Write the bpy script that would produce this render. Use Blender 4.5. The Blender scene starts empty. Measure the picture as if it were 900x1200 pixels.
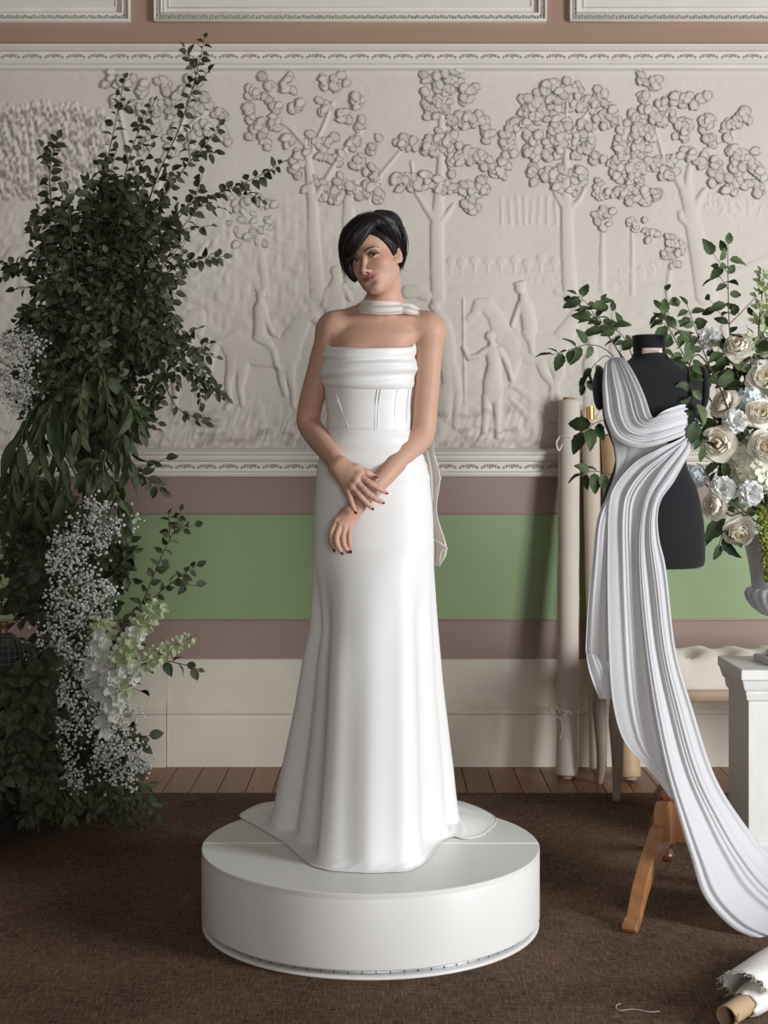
import bpy, math, random
import numpy as np
from mathutils import Vector, Matrix, Euler
random.seed(7); RNG = np.random.default_rng(7)
SC = bpy.context.scene
COL = SC.collection
# ---------------------------------------------------------------- camera
CAM_H, FPX = 1.343, 1700.0            # eye height (m), focal length in pixels of the 900x1200 frame
cam_d = bpy.data.cameras.new('camera'); cam = bpy.data.objects.new('camera', cam_d); COL.objects.link(cam)
cam.location = (0, 0, CAM_H); cam.rotation_euler = (math.pi/2, 0, 0)
cam_d.sensor_width = 36; cam_d.lens = 36*FPX/1200; cam_d.shift_y = -70/1200
cam_d.clip_start = 0.05; cam_d.clip_end = 60
SC.camera = cam
# ---------------------------------------------------------------- world, windows, exposure
w = bpy.data.worlds.new('world'); SC.world = w; w.use_nodes = True
bg = w.node_tree.nodes['Background']; bg.inputs[0].default_value = (1.0, 0.93, 0.86, 1); bg.inputs[1].default_value = 0.16
def window_light(name, loc, target, sx, sy, power, color):
    d = bpy.data.lights.new(name, 'AREA'); d.shape = 'RECTANGLE'; d.size = sx; d.size_y = sy; d.energy = power; d.color = color
    o = bpy.data.objects.new(name, d); COL.objects.link(o); o.location = loc
    o.rotation_euler = (Vector(target)-Vector(loc)).to_track_quat('-Z', 'Y').to_euler()
    return o
window_light('window_light_right', (4.2, 1.6, 1.65), (0.2, 5.2, 1.05), 1.3, 2.2, 285, (0.93, 0.97, 1.0))
window_light('window_light_front', (0.9, -4.2, 1.7), (0.1, 5.0, 1.1), 1.8, 2.4, 148, (1.0, 0.985, 0.965))
SC.view_settings.view_transform = 'Standard'; SC.view_settings.look = 'None'
SC.view_settings.gamma = 1.0; SC.view_settings.use_curve_mapping = False
SC.view_settings.exposure = 0.0
SC.cycles.max_bounces = 8; SC.cycles.transparent_max_bounces = 16
# ---------------------------------------------------------------- helpers
PI = math.pi
def P(px, py, Y):
    """point seen at pixel (px,py) at distance Y from the camera wall"""
    return np.array([(px-450)*Y/FPX, Y, CAM_H-(py-530)*Y/FPX])
def srgb(r, g, b):
    f = lambda c: c/12.92 if c <= .04045 else ((c+.055)/1.055)**2.4
    return (f(r/255), f(g/255), f(b/255), 1)
def lerp(a, b, t): return a+(b-a)*t
def smooth(t):
    t = np.clip(t, 0, 1); return t*t*(3-2*t)
def interp(x, xs, ys): return np.interp(x, xs, ys)

def make_mesh(name, V, F, mats=(), midx=None, smooth_=True):
    me = bpy.data.meshes.new(name)
    V = np.asarray(V, dtype=np.float32).reshape(-1, 3)
    if isinstance(F, np.ndarray):
        n, k = F.shape
        me.vertices.add(len(V)); me.vertices.foreach_set('co', V.ravel())
        me.loops.add(n*k); me.loops.foreach_set('vertex_index', F.astype(np.int32).ravel())
        me.polygons.add(n); me.polygons.foreach_set('loop_start', np.arange(0, n*k, k, dtype=np.int32))
        me.update(calc_edges=True)
    else:
        me.from_pydata(V.tolist(), [], F)
    for m in mats: me.materials.append(m)
    if midx is not None: me.polygons.foreach_set('material_index', np.asarray(midx, dtype=np.int32))
    me.polygons.foreach_set('use_smooth', np.full(len(me.polygons), bool(smooth_)))
    me.update()
    return me
def put(name, me, parent=None, loc=(0,0,0), rot=None, scale=None):
    o = bpy.data.objects.new(name, me); COL.objects.link(o)
    o.location = loc
    if rot is not None: o.rotation_euler = rot
    if scale is not None: o.scale = scale if hasattr(scale, '__len__') else (scale,)*3
    if parent is not None: o.parent = parent
    return o
def tag(o, label=None, cat=None, group=None, kind=None):
    if label: o['label'] = label
    if cat: o['category'] = cat
    if group: o['group'] = group
    if kind: o['kind'] = kind
    return o
def thing(name, label, cat, loc=(0,0,0), rotz=0, group=None):
    o = bpy.data.objects.new(name, None); COL.objects.link(o); o.location = loc; o.rotation_euler = (0,0,rotz)
    o.empty_display_size = .05
    return tag(o, label, cat, group)
def frame_of(t):
    t = np.asarray(t, float); t = t/(np.linalg.norm(t)+1e-12)
    up = np.array([0,0,1.]) if abs(t[2]) < .9 else np.array([0,1.,0])
    a = np.cross(up, t); a /= np.linalg.norm(a); b = np.cross(t, a)
    return a, b, t
class MB:
    """collects shapes into one mesh"""
    def __init__(s): s.V = []; s.F = []; s.M = []; s.n = 0
    def add(s, V, F, m=0):
        V = np.asarray(V, float).reshape(-1, 3); F = [tuple(int(i)+s.n for i in f) for f in F]
        s.V.append(V); s.F += F; s.M += [m]*len(F); s.n += len(V); return s
    def box(s, lo, hi, m=0, bev=0.0):
        (x0,y0,z0),(x1,y1,z1) = lo, hi
        if bev <= 0:
            V = [(x,y,z) for z in (z0,z1) for y in (y0,y1) for x in (x0,x1)]
            F = [(0,2,3,1),(4,5,7,6),(0,1,5,4),(2,6,7,3),(0,4,6,2),(1,3,7,5)]
            return s.add(V, F, m)
        b = bev; V = []; F = []
        def ring(z, i): return [(x0+i,y0+b,z),(x0+b,y0+i,z),(x1-b,y0+i,z),(x1-i,y0+b,z),(x1-i,y1-b,z),(x1-b,y1-i,z),(x0+b,y1-i,z),(x0+i,y1-b,z)]
        rings = [ring(z0, b), ring(z0+b, 0), ring(z1-b, 0), ring(z1, b)]
        for r in rings: V += r
        for k in range(3):
            for i in range(8):
                j = (i+1) % 8; F.append((k*8+i, k*8+j, k*8+8+j, k*8+8+i))
        F.append(tuple(range(7,-1,-1))); F.append(tuple(range(24,32)))
        return s.add(V, F, m)
    def tube(s, pts, radii, n=8, m=0, cap=True):
        pts = np.asarray(pts, float); K = len(pts)
        if not hasattr(radii, '__len__'): radii = [radii]*K
        V = []; prev = None
        for i in range(K):
            t = pts[min(i+1,K-1)]-pts[max(i-1,0)]
            a, b, t = frame_of(t)
            if prev is not None:
                a = prev-t*np.dot(prev, t); a /= (np.linalg.norm(a)+1e-12); b = np.cross(t, a)
            prev = a
            for k in range(n):
                an = 2*PI*k/n; V.append(pts[i]+radii[i]*(math.cos(an)*a+math.sin(an)*b))
        F = [(i*n+k, i*n+(k+1)%n, (i+1)*n+(k+1)%n, (i+1)*n+k) for i in range(K-1) for k in range(n)]
        if cap: F += [tuple(range(n-1,-1,-1)), tuple(range((K-1)*n, K*n))]
        return s.add(V, F, m)
    def lathe(s, prof, n=32, c=(0,0,0), m=0, wob=None):
        V = []; K = len(prof)
        for i, (r, z) in enumerate(prof):
            for k in range(n):
                an = 2*PI*k/n; rr = r if wob is None else r*wob(an, i)
                V.append((c[0]+rr*math.cos(an), c[1]+rr*math.sin(an), c[2]+z))
        F = [(i*n+k, i*n+(k+1)%n, (i+1)*n+(k+1)%n, (i+1)*n+k) for i in range(K-1) for k in range(n)]
        if prof[0][0] > 1e-5: F.append(tuple(range(n-1,-1,-1)))
        if prof[-1][0] > 1e-5: F.append(tuple(range((K-1)*n, K*n)))
        return s.add(V, F, m)
    def grid(s, G, m=0, closed=False):
        """G: rows x cols x 3"""
        G = np.asarray(G, float); R, C = G.shape[:2]; cc = C if closed else C-1
        F = [(r*C+c, r*C+(c+1)%C, (r+1)*C+(c+1)%C, (r+1)*C+c) for r in range(R-1) for c in range(cc)]
        return s.add(G.reshape(-1,3), F, m)
    def ball(s, c, r, nu=10, nv=7, m=0, R=None):
        if not hasattr(r, '__len__'): r = (r,r,r)
        V = []
        for j in range(nv+1):
            th = PI*j/nv
            for i in range(nu):
                ph = 2*PI*i/nu; V.append((r[0]*math.sin(th)*math.cos(ph), r[1]*math.sin(th)*math.sin(ph), r[2]*math.cos(th)))
        V = np.array(V)
        if R is not None: V = V @ np.asarray(R).T
        F = [(j*nu+i, (j+1)*nu+i, (j+1)*nu+(i+1)%nu, j*nu+(i+1)%nu) for j in range(nv) for i in range(nu)]
        return s.add(V+np.asarray(c), F, m)
    def prism(s, poly, axis, lo, hi, m=0):
        """extrude a 2-D outline along an axis (0,1,2)"""
        n = len(poly); o = [k for k in range(3) if k != axis]; V = []
        for d in (lo, hi):
            for p in poly:
                v = [0,0,0]; v[axis] = d; v[o[0]] = p[0]; v[o[1]] = p[1]; V.append(v)
        F = [(i,(i+1)%n,n+(i+1)%n,n+i) for i in range(n)]+[tuple(range(n-1,-1,-1)), tuple(range(n,2*n))]
        return s.add(V, F, m)
    def mesh(s, name, mats, smooth_=True):
        if not isinstance(mats, (list, tuple)): mats = [mats]
        return make_mesh(name, np.concatenate(s.V), s.F, mats, s.M, smooth_)
    def put(s, name, mats, parent=None, smooth_=True, loc=(0,0,0), rot=None, kind=None, label=None):
        o = put(name, s.mesh(name, mats, smooth_), parent, loc, rot)
        if kind: o['kind'] = kind
        if label: o['label'] = label
        return o
def auto_smooth(o, deg=35):
    me = o.data
    import bmesh
    bm = bmesh.new(); bm.from_mesh(me); bmesh.ops.recalc_face_normals(bm, faces=bm.faces)
    for e in bm.edges:
        if len(e.link_faces) == 2 and e.calc_face_angle(0) > math.radians(deg): e.smooth = False
    bm.to_mesh(me); bm.free(); return o
def solidify(o, t, offset=0.0):
    md = o.modifiers.new('thickness', 'SOLIDIFY'); md.thickness = t; md.offset = offset; return o
def subsurf(o, n=1):
    md = o.modifiers.new('smooth', 'SUBSURF'); md.levels = n; md.render_levels = n; return o
def spline(pts, n):
    """Catmull-Rom through pts, n samples"""
    p = np.asarray(pts, float); K = len(p)
    q = np.vstack([2*p[0]-p[1], p, 2*p[-1]-p[-2]])
    t = np.linspace(0, K-1-1e-9, n); i = t.astype(int); f = (t-i)[:,None]
    p0,p1,p2,p3 = q[i],q[i+1],q[i+2],q[i+3]
    return .5*((2*p1)+(-p0+p2)*f+(2*p0-5*p1+4*p2-p3)*f**2+(-p0+3*p1-3*p2+p3)*f**3)
# ---------------------------------------------------------------- materials
MAT = {}
def mat(name, col, rough=.6, var=.0, vscale=8, bump=0.0, bscale=60, sheen=0, spec=.5, metal=0, sss=0, transl=0, alpha=1.0, stretch=None, coat=0, col2=None, backcol=None):
    m = bpy.data.materials.new(name); m.use_nodes = True; nt = m.node_tree; N = nt.nodes; L = nt.links
    b = N['Principled BSDF']; b.inputs['Base Color'].default_value = col; b.inputs['Roughness'].default_value = rough
    b.inputs['Specular IOR Level'].default_value = spec; b.inputs['Metallic'].default_value = metal
    b.inputs['Sheen Weight'].default_value = sheen; b.inputs['Coat Weight'].default_value = coat
    if sss: b.inputs['Subsurface Weight'].default_value = sss; b.inputs['Subsurface Radius'].default_value = (.012,.005,.003); b.inputs['Subsurface Scale'].default_value = 1.0
    tc = N.new('ShaderNodeTexCoord'); src = tc.outputs['Object']
    if stretch is not None:
        mp = N.new('ShaderNodeMapping'); mp.inputs['Scale'].default_value = stretch; L.new(src, mp.inputs[0]); src = mp.outputs[0]
    colout = None
    if var > 0:
        n = N.new('ShaderNodeTexNoise'); n.inputs['Scale'].default_value = vscale; n.inputs['Detail'].default_value = 5; L.new(src, n.inputs['Vector'])
        r = N.new('ShaderNodeMapRange'); r.inputs[1].default_value = .3; r.inputs[2].default_value = .7; L.new(n.outputs['Fac'], r.inputs[0])
        mx = N.new('ShaderNodeMix'); mx.data_type = 'RGBA'; L.new(r.outputs[0], mx.inputs[0])
        c2 = col2 or tuple(max(0, c*(1-var)) for c in col[:3])+(1,)
        mx.inputs[6].default_value = col; mx.inputs[7].default_value = c2; colout = mx.outputs[2]
        if backcol is None: L.new(colout, b.inputs['Base Color'])
    if backcol is not None:
        g = N.new('ShaderNodeNewGeometry'); mb = N.new('ShaderNodeMix'); mb.data_type = 'RGBA'; L.new(g.outputs['Backfacing'], mb.inputs[0])
        if colout: L.new(colout, mb.inputs[6])
        else: mb.inputs[6].default_value = col
        mb.inputs[7].default_value = backcol; L.new(mb.outputs[2], b.inputs['Base Color'])
    if bump > 0:
        n2 = N.new('ShaderNodeTexNoise'); n2.inputs['Scale'].default_value = bscale; n2.inputs['Detail'].default_value = 4; L.new(src, n2.inputs['Vector'])
        bp = N.new('ShaderNodeBump'); bp.inputs['Strength'].default_value = bump; bp.inputs['Distance'].default_value = .004
        L.new(n2.outputs['Fac'], bp.inputs['Height']); L.new(bp.outputs[0], b.inputs['Normal'])
    out = N['Material Output']; sh = b.outputs[0]
    if transl > 0:
        t = N.new('ShaderNodeBsdfTranslucent'); t.inputs[0].default_value = col
        ms = N.new('ShaderNodeMixShader'); ms.inputs[0].default_value = transl; L.new(sh, ms.inputs[1]); L.new(t.outputs[0], ms.inputs[2]); sh = ms.outputs[0]
    if alpha < 1:
        t = N.new('ShaderNodeBsdfTransparent'); ms = N.new('ShaderNodeMixShader'); ms.inputs[0].default_value = alpha
        L.new(t.outputs[0], ms.inputs[1]); L.new(sh, ms.inputs[2]); sh = ms.outputs[0]
    L.new(sh, out.inputs['Surface'])
    MAT[name] = m; return m
# ================================================================ ROOM
YW = 6.22; SW = FPX/YW                      # wall distance and its scale (pixels per metre)
def wx(px): return (px-450)/SW
def wz(py): return CAM_H-(py-530)/SW
XL, XR = -3.6, 3.6
m_plaster = mat('aged_white_plaster', (0.66,0.60,0.535,1), .75, var=.10, vscale=2.2, bump=.12, bscale=45)
m_white_trim = mat('cream_plaster_trim', (0.74,0.69,0.62,1), .6, var=.07, vscale=9, bump=.05, bscale=80)
m_tan = mat('tan_wall_paint', (0.36,0.228,0.165,1), .6, var=.07, vscale=3)
m_taupe = mat('mauve_brown_wall_paint', (0.31,0.218,0.185,1), .5, var=.06, vscale=3)
m_green = mat('sage_green_wall_paint', (0.255,0.345,0.165,1), .45, var=.07, vscale=2.5)
m_skirt = mat('cream_skirting_paint', (0.72,0.65,0.55,1), .45, var=.08, vscale=5)
m_line = mat('dark_green_bead_paint', (0.14,0.115,0.09,1), .6)
m_core = mat('wall_core', (0.5,0.46,0.42,1), .8)

b = MB(); b.box((XL, YW+.03, -.06), (XR, YW+.25, 4.1))
wall = b.put('wall_back', m_core, smooth_=False); tag(wall, kind='structure')
q = MB(); q.box((XL, YW+.012, .40), (XR, YW+.03, 1.30)); dado = q.put('trim_6', m_core, smooth_=False); tag(dado, kind='structure')
q = MB(); q.box((XL, YW+.012, wz(58)), (XR, YW+.03, 4.0)); upper = q.put('trim_7', m_core, smooth_=False); tag(upper, kind='structure')
def band(name, pa, pb, m, d=.0, wall=dado):
    q = MB(); q.box((XL, YW-d, wz(pb)), (XR, YW+.03, wz(pa))); return q.put(name, m, wall, smooth_=False)
band('painted_band', 27-300, 56, m_tan, 0, upper)
band('painted_band', 558, 602, m_taupe)
band('painted_band', 601, 727, m_green)
band('painted_band', 726, 774, m_taupe)
for py in (601.5, 726):
    q = MB(); q.box((XL, YW-.007, wz(py+1.4)), (XR, YW+.01, wz(py-1.0)), bev=.002); q.put('bead', m_taupe, dado)

def moulding(name, prof, x0, x1, m, parent):
    """prof: (proud, z) outline swept along x"""
    q = MB(); pts = [(YW-p, z) for p, z in prof]+[(YW+.02, prof[-1][1]), (YW+.02, prof[0][1])]
    q.prism(pts, 0, x0, x1); o = q.put(name, m, parent, smooth_=False); return auto_smooth(o, 30)
# skirting
bb = moulding('baseboard_back', [(.030,0),(.030,.205),(.026,.214),(.026,.222),(.034,.228),(.034,.240),(.024,.252),(.018,.258),(.018,.264),(.012,.270)], wx(197), XR, m_skirt, None); tag(bb, kind='structure')
moulding('upper_board', [(.012,.268),(.012,.452),(.006,.457)], wx(196.6), XR, m_skirt, bb)
moulding('end_board', [(.040,0),(.040,.205),(.036,.214),(.036,.222),(.044,.228),(.044,.240),(.030,.254),(.022,.270),(.022,.452),(.014,.457)], XL, wx(196.2), m_skirt, bb)
# lower and upper relief friezes
t1 = moulding('trim_1', [(.004,wz(559)),(.020,wz(558.5)),(.026,wz(556)),(.026,wz(553.5)),(.012,wz(552)),(.012,wz(541)),(.026,wz(540)),(.032,wz(537)),(.032,wz(534)),(.040,wz(532)),(.040,wz(530)),(.020,wz(527)),(.0,wz(525))], XL, XR, m_white_trim, None); tag(t1, kind='structure')
t2 = moulding('trim_2', [(.0,wz(83)),(.018,wz(81)),(.022,wz(78)),(.034,wz(76)),(.034,wz(73.5)),(.014,wz(72)),(.014,wz(62)),(.030,wz(61)),(.040,wz(58.5)),(.046,wz(57)),(.046,wz(55)),(.03,wz(54.5))], XL, XR, m_white_trim, None); tag(t2, kind='structure')
# scroll ornament of the friezes: a motif of small carved lobes
m_orn = mat('grimy_carved_plaster', (0.60,0.54,0.47,1), .75, var=.45, vscale=90)
def scroll(n=3):
    q = MB()
    for s in (-1, 1):
        for k in range(n):
            a = k/n; x = s*(.010+.011*k); z = .006*math.sin(2.6*k+.4)
            q.ball((x, 0, z), (.0075-.001*k, .007, .0060), 6, 4, R=Matrix.Rotation(s*(.5-.4*k), 3, 'Y'))
    q.ball((0,0,0), (.006,.008,.0085), 6, 4)
    return q.mesh('scroll', m_orn)
me_s = scroll()
for par, py, step, d in ((t1, 546.5, 25.5, .012), (t2, 67, 25.5, .014)):
    px = -190
    while px < 1090:
        o = put('scroll', me_s, par, (wx(px), YW-d, wz(py)), scale=(1.12,1,1.25)); px += step
# framed panels above
def upper_frame(n, p0, p1):
    x0, x1, z0, z1 = wx(p0), wx(p1), wz(27), 3.95
    q = MB(); q.box((x0+.04, YW-.006, z0+.04), (x1-.04, YW+.02, z1)); r = q.put('trim_%d' % n, m_white_trim, smooth_=False); tag(r, kind='structure')
    def strip(i, wd, d, name, m=m_white_trim):
        a0, a1, c0 = x0+i, x1-i, z0+i
        for nm, lo, hi in ((name,(a0,YW-d,c0),(a1,YW+.01,c0+wd)), (name,(a0,YW-d,c0+wd),(a0+wd,YW+.01,z1)), (name,(a1-wd,YW-d,c0+wd),(a1,YW+.01,z1))):
            s = MB(); s.box(lo, hi, bev=min(.004, wd*.3)); s.put(nm, m, r)
    strip(0, .010, .034, 'outer_fillet'); strip(.010, .018, .020, 'frame_rail'); strip(.028, .009, .030, 'inner_fillet'); strip(.060, .006, .012, 'panel_bead')
    e = MB(); st = .0125
    for x in np.arange(x0+.02, x1-.015, st): e.ball((x, YW-.021, z0+.019+.0025*math.sin(x*180)), (.0062,.008,.0068), 5, 4)
    for xx in (x0+.019, x1-.019):
        for z in np.arange(z0+.03, min(z1, 3.6), st): e.ball((xx+.0025*math.sin(z*180), YW-.021, z), (.0068,.008,.0062), 5, 4)
    e.put('carved_edge', m_orn, r, kind='stuff')
upper_frame(3, -260, 153.5); upper_frame(4, 181, 640); upper_frame(5, 666.5, 1120)

# ---------------------------------------------------------------- floor
m_sub = mat('subfloor', (.05,.035,.025,1), .9)
b = MB(); b.box((XL, -1.0, -.12), (XR, YW+.03, -.022)); floor = b.put('floor', m_sub, smooth_=False); tag(floor, kind='structure')
m_plank = [mat('worn_pine_floorboard_%s' % n, c, .42, var=.35, vscale=3.0, stretch=(14,1.2,14), bump=.05, bscale=40) for n, c in (('red', (0.30,0.120,0.060,1)), ('brown', (0.25,0.110,0.058,1)), ('pale', (0.33,0.150,0.078,1)))]
me_p = []
for m in m_plank:
    q = MB(); q.box((.0015,0,-.02), (.1085,.62,0), bev=.002); me_p.append(q.mesh('plank', m, False))
x = -2.42; k = 0
while x < 2.4:
    put('plank', random.choice(me_p), floor, (x, YW-.06-.57+random.uniform(-.004,.0), random.uniform(-.001,.0005))); x += .11
# carpet
m_carpet = bpy.data.materials.new('woven_brown_carpet'); m_carpet.use_nodes = True
def carpet_nodes():
    nt = m_carpet.node_tree; N = nt.nodes; L = nt.links; B = N['Principled BSDF']; B.inputs['Roughness'].default_value = .95; B.inputs['Specular IOR Level'].default_value = .15
    tc = N.new('ShaderNodeTexCoord')
    def noise(sc, det=3):
        mp = N.new('ShaderNodeMapping'); mp.inputs['Scale'].default_value = sc; L.new(tc.outputs['Object'], mp.inputs[0])
        n = N.new('ShaderNodeTexNoise'); n.inputs['Scale'].default_value = 1; n.inputs['Detail'].default_value = det; L.new(mp.outputs[0], n.inputs['Vector']); return n.outputs['Fac']
    a = noise((21, 165, 1)); c = noise((165, 21, 1)); d = noise((3, 3, 1), 4)
    mx = N.new('ShaderNodeMath'); mx.operation = 'MAXIMUM'; L.new(a, mx.inputs[0]); L.new(c, mx.inputs[1])
    ad = N.new('ShaderNodeMath'); ad.operation = 'MULTIPLY_ADD'; L.new(d, ad.inputs[0]); ad.inputs[1].default_value = .35; L.new(mx.outputs[0], ad.inputs[2])
    r = N.new('ShaderNodeValToRGB'); r.color_ramp.elements[0].position = .56; r.color_ramp.elements[0].color = (0.040,0.022,0.014,1)
    r.color_ramp.elements[1].position = .92; r.color_ramp.elements[1].color = (0.180,0.113,0.074,1)
    L.new(ad.outputs[0], r.inputs[0]); L.new(r.outputs[0], B.inputs['Base Color'])
    bp = N.new('ShaderNodeBump'); bp.inputs['Strength'].default_value = .5; bp.inputs['Distance'].default_value = .004
    L.new(mx.outputs[0], bp.inputs['Height']); L.new(bp.outputs[0], B.inputs['Normal'])
carpet_nodes()
YC = 5.71
b = MB(); b.box((XL, -1.0, -.022), (XR, YC, .004), bev=.003); carpet = b.put('carpet', m_carpet, smooth_=False)
tag(carpet, 'dark brown woven carpet covering the floor up to the bare boards', 'carpet')

# ================================================================ CARVED RELIEF PANEL
m_relief = bpy.data.materials.new('carved_relief_plaster'); m_relief.use_nodes = True
def relief_nodes():
    nt = m_relief.node_tree; N = nt.nodes; L = nt.links; B = N['Principled BSDF']; B.inputs['Roughness'].default_value = .7; B.inputs['Specular IOR Level'].default_value = .35
    tc = N.new('ShaderNodeTexCoord'); n = N.new('ShaderNodeTexNoise'); n.inputs['Scale'].default_value = 2.0; n.inputs['Detail'].default_value = 6; L.new(tc.outputs['Object'], n.inputs['Vector'])
    mx = N.new('ShaderNodeMix'); mx.data_type = 'RGBA'; mx.inputs[6].default_value = (0.70,0.645,0.575,1); mx.inputs[7].default_value = (0.60,0.545,0.48,1); L.new(n.outputs['Fac'], mx.inputs[0])
    at = N.new('ShaderNodeAttribute'); at.attribute_name = 'grime_shade'  # dark mix for dirt and for painted shade in the carved gaps
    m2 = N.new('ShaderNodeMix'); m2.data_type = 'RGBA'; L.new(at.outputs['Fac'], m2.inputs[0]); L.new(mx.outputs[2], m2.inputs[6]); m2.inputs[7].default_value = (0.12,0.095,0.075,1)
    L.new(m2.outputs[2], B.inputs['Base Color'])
    n2 = N.new('ShaderNodeTexNoise'); n2.inputs['Scale'].default_value = 38; n2.inputs['Detail'].default_value = 5; L.new(tc.outputs['Object'], n2.inputs['Vector'])
    bp = N.new('ShaderNodeBump'); bp.inputs['Strength'].default_value = .28; bp.inputs['Distance'].default_value = .006; L.new(n2.outputs['Fac'], bp.inputs['Height']); L.new(bp.outputs[0], B.inputs['Normal'])
relief_nodes()
ST = 1.05
gx = np.arange(-160, 1061, ST); gy = np.arange(82, 528.1, ST)
GX, GY = np.meshgrid(gx, gy)
H = np.zeros(GX.shape, np.float32); ID = np.zeros(GX.shape, np.int16); GR = np.zeros(GX.shape, np.float32)
def vnoise(x, y, seed):
    """smooth value noise on arrays"""
    r = np.random.default_rng(seed); T = r.random((64,64)); xi = np.floor(x).astype(int); yi = np.floor(y).astype(int)
    fx = smooth(x-xi); fy = smooth(y-yi); g = lambda a, c: T[a % 64, c % 64]
    return (g(yi,xi)*(1-fx)+g(yi,xi+1)*fx)*(1-fy)+(g(yi+1,xi)*(1-fx)+g(yi+1,xi+1)*fx)*fy
H += .0022*(vnoise(GX/26, GY/20, 1)-.5)+.0012*(vnoise(GX/7, GY/6, 2)-.5)
# grassy, broken ground along the foot and behind the riders
gm = smooth((GY-440)/70)
H += gm*(.0075*np.abs(vnoise(GX/5+GY/14, GY/15, 3)-.5)*2+.006*vnoise(GX/17, GY/9, 4))
bm_ = smooth((GY-250)/60)*smooth((360-GY)/60)*smooth((300-GX)/80)
H += bm_*.012*np.abs(vnoise(GX/8+GY/12, GY/10, 5)-.5)*2
bm2 = smooth((GY-210)/60)*smooth((430-GY)/60)*smooth((420-GX)/60); H += bm2*(.006*vnoise(GX/11-GY/18, GY/9, 15)+.005*vnoise(GX/5, GY/13+GX/30, 16))
bm3 = smooth((GY-330)/40)*smooth((520-GY)/40)*smooth((GX-480)/60); H += bm3*.0035*vnoise(GX/9, GY/8, 17)
gm3 = smooth((520-np.abs(GX-640)*2.2-GY*.0)/200)*smooth((GY-455)/25); H += gm3*.006*vnoise(GX/9, GY/6, 8)
def chains(items, amp, ident, edge=.35, rim=.0):
    """items: lists of (px,py,r) joined by round cones -> rounded relief of height amp"""
    hh = np.zeros_like(H)
    for ch in items:
        if len(ch) == 1: ch = [ch[0], (ch[0][0]+.01, ch[0][1], ch[0][2])]
        for (x0,y0,r0), (x1,y1,r1) in zip(ch[:-1], ch[1:]):
            R = max(r0, r1)+2
            i0, i1 = np.searchsorted(gx, min(x0,x1)-R), np.searchsorted(gx, max(x0,x1)+R)
            j0, j1 = np.searchsorted(gy, min(y0,y1)-R), np.searchsorted(gy, max(y0,y1)+R)
            if i1 <= i0 or j1 <= j0: continue
            X, Y = GX[j0:j1,i0:i1], GY[j0:j1,i0:i1]
            dx, dy = x1-x0, y1-y0; t = np.clip(((X-x0)*dx+(Y-y0)*dy)/(dx*dx+dy*dy+1e-9), 0, 1)
            q = np.hypot(X-x0-t*dx, Y-y0-t*dy)/(r0+t*(r1-r0))
            s = np.sqrt(np.clip(1-q*q, 0, 1))
            hh[j0:j1,i0:i1] = np.maximum(hh[j0:j1,i0:i1], s*(.55+.45*min(1, (r0+r1)/14)))
    on = hh > 0.02
    val = amp*(edge*smooth(hh*4)+(1-edge)*hh)
    win = on & (val > H*.6-.001)
    H[on] = np.maximum(H[on]*.5, 0)[...]*0+np.maximum(val[on]+np.clip(H[on], 0, None)*.35, H[on])
    ID[win] = ident
    if rim:
        pass
PARTS = {0: 'carved_ground'}
def element(name, items, amp, edge=.35):
    k = len(PARTS); PARTS[k] = name; chains(items, amp*.85, k, edge); return k
# --- distant lines: far hills, hedges and rows of tiny trees
element('carved_hill', [[(455,322,3),(520,318,3.5),(600,322,3),(700,318,3),(760,336,3),(840,330,4),(905,300,4)]], .004)
element('carved_hill', [[(530,338,2.5),(640,336,2.5),(720,338,3)]], .004)
tiny = []
for px in (528,541,556,572,587,603,618,634,650): tiny += [[(px, 305+4*math.sin(px), 5.5)], [(px, 310, 1.6), (px, 322, 1.3)]]
element('carved_distant_trees', tiny, .005)
element('carved_distant_figures', [[(588+9*k, 232+3*math.sin(k*2), 2.4), (588+9*k+2*math.sin(k), 262, 2.0)] for k in range(8)], .004)
# --- trunks
trees = {}
trees['a'] = element('carved_tree', [[(372,345,9),(368,290,7.5),(366,238,6),(362,200,4.5),(358,165,3)], [(366,240,4),(385,205,3),(400,180,2.5),(425,150,2)], [(358,170,2.6),(340,150,2),(325,140,1.6)], [(366,176,3),(378,150,2),(390,120,1.6)]], .013)
trees['b'] = element('carved_tree', [[(412,330,9),(409,270,8),(408,235,6),(416,215,4)], [(408,240,4),(432,236,3),(446,205,2.2),(468,178,1.8)]], .011)
trees['c'] = element('carved_tree', [[(513,352,8),(512,300,8),(512,262,7.5),(516,205,4.5),(517,140,3.2),(520,115,2)], [(512,262,4.5),(498,242,3.4),(487,225,2.2),(482,190,1.6)], [(514,262,4.5),(524,250,3),(531,240,2)], [(517,145,2.6),(535,135,2)], [(517,155,2.4),(498,170,2)]], .013)
trees['d'] = element('carved_tree', [[(668,345,8.5),(665,296,7.5),(664,245,7),(663,190,3.5),(664,140,2.4),(665,100,1.6)], [(663,246,4),(652,228,3),(648,218,2)], [(667,246,4),(678,235,2.6),(685,222,1.8)], [(664,160,2.2),(640,150,1.8),(618,148,1.6),(600,160,1.4),(588,185,1.3)], [(664,165,2),(676,148,1.8),(690,130,1.6),(703,118,1.2)], [(660,150,1.8),(648,135,1.5),(628,128,1.3),(618,118,1.2)], [(664,172,1.8),(690,158,1.4),(700,152,1.2)]], .013)
trees['e'] = element('carved_tree', [[(828,345,13),(820,300,11),(812,262,9.5),(808,240,8),(800,220,5),(792,208,3.4)], [(808,235,5),(806,210,4),(808,195,3)], [(814,244,5),(822,228,3.5),(826,222,2.6)], [(806,262,4.5),(799,256,4),(797,250,3.5)], [(826,176,2.2),(842,170,2.2),(857,166,1.8),(858,150,1.4)], [(857,168,1.8),(872,176,1.6)], [(792,208,3),(776,180,2),(768,150,1.6),(790,122,1.4)]], .013)
trees['f'] = element('carved_tree', [[(706,340,3.4),(706,290,3),(706,262,2.2)]], .009)
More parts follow.
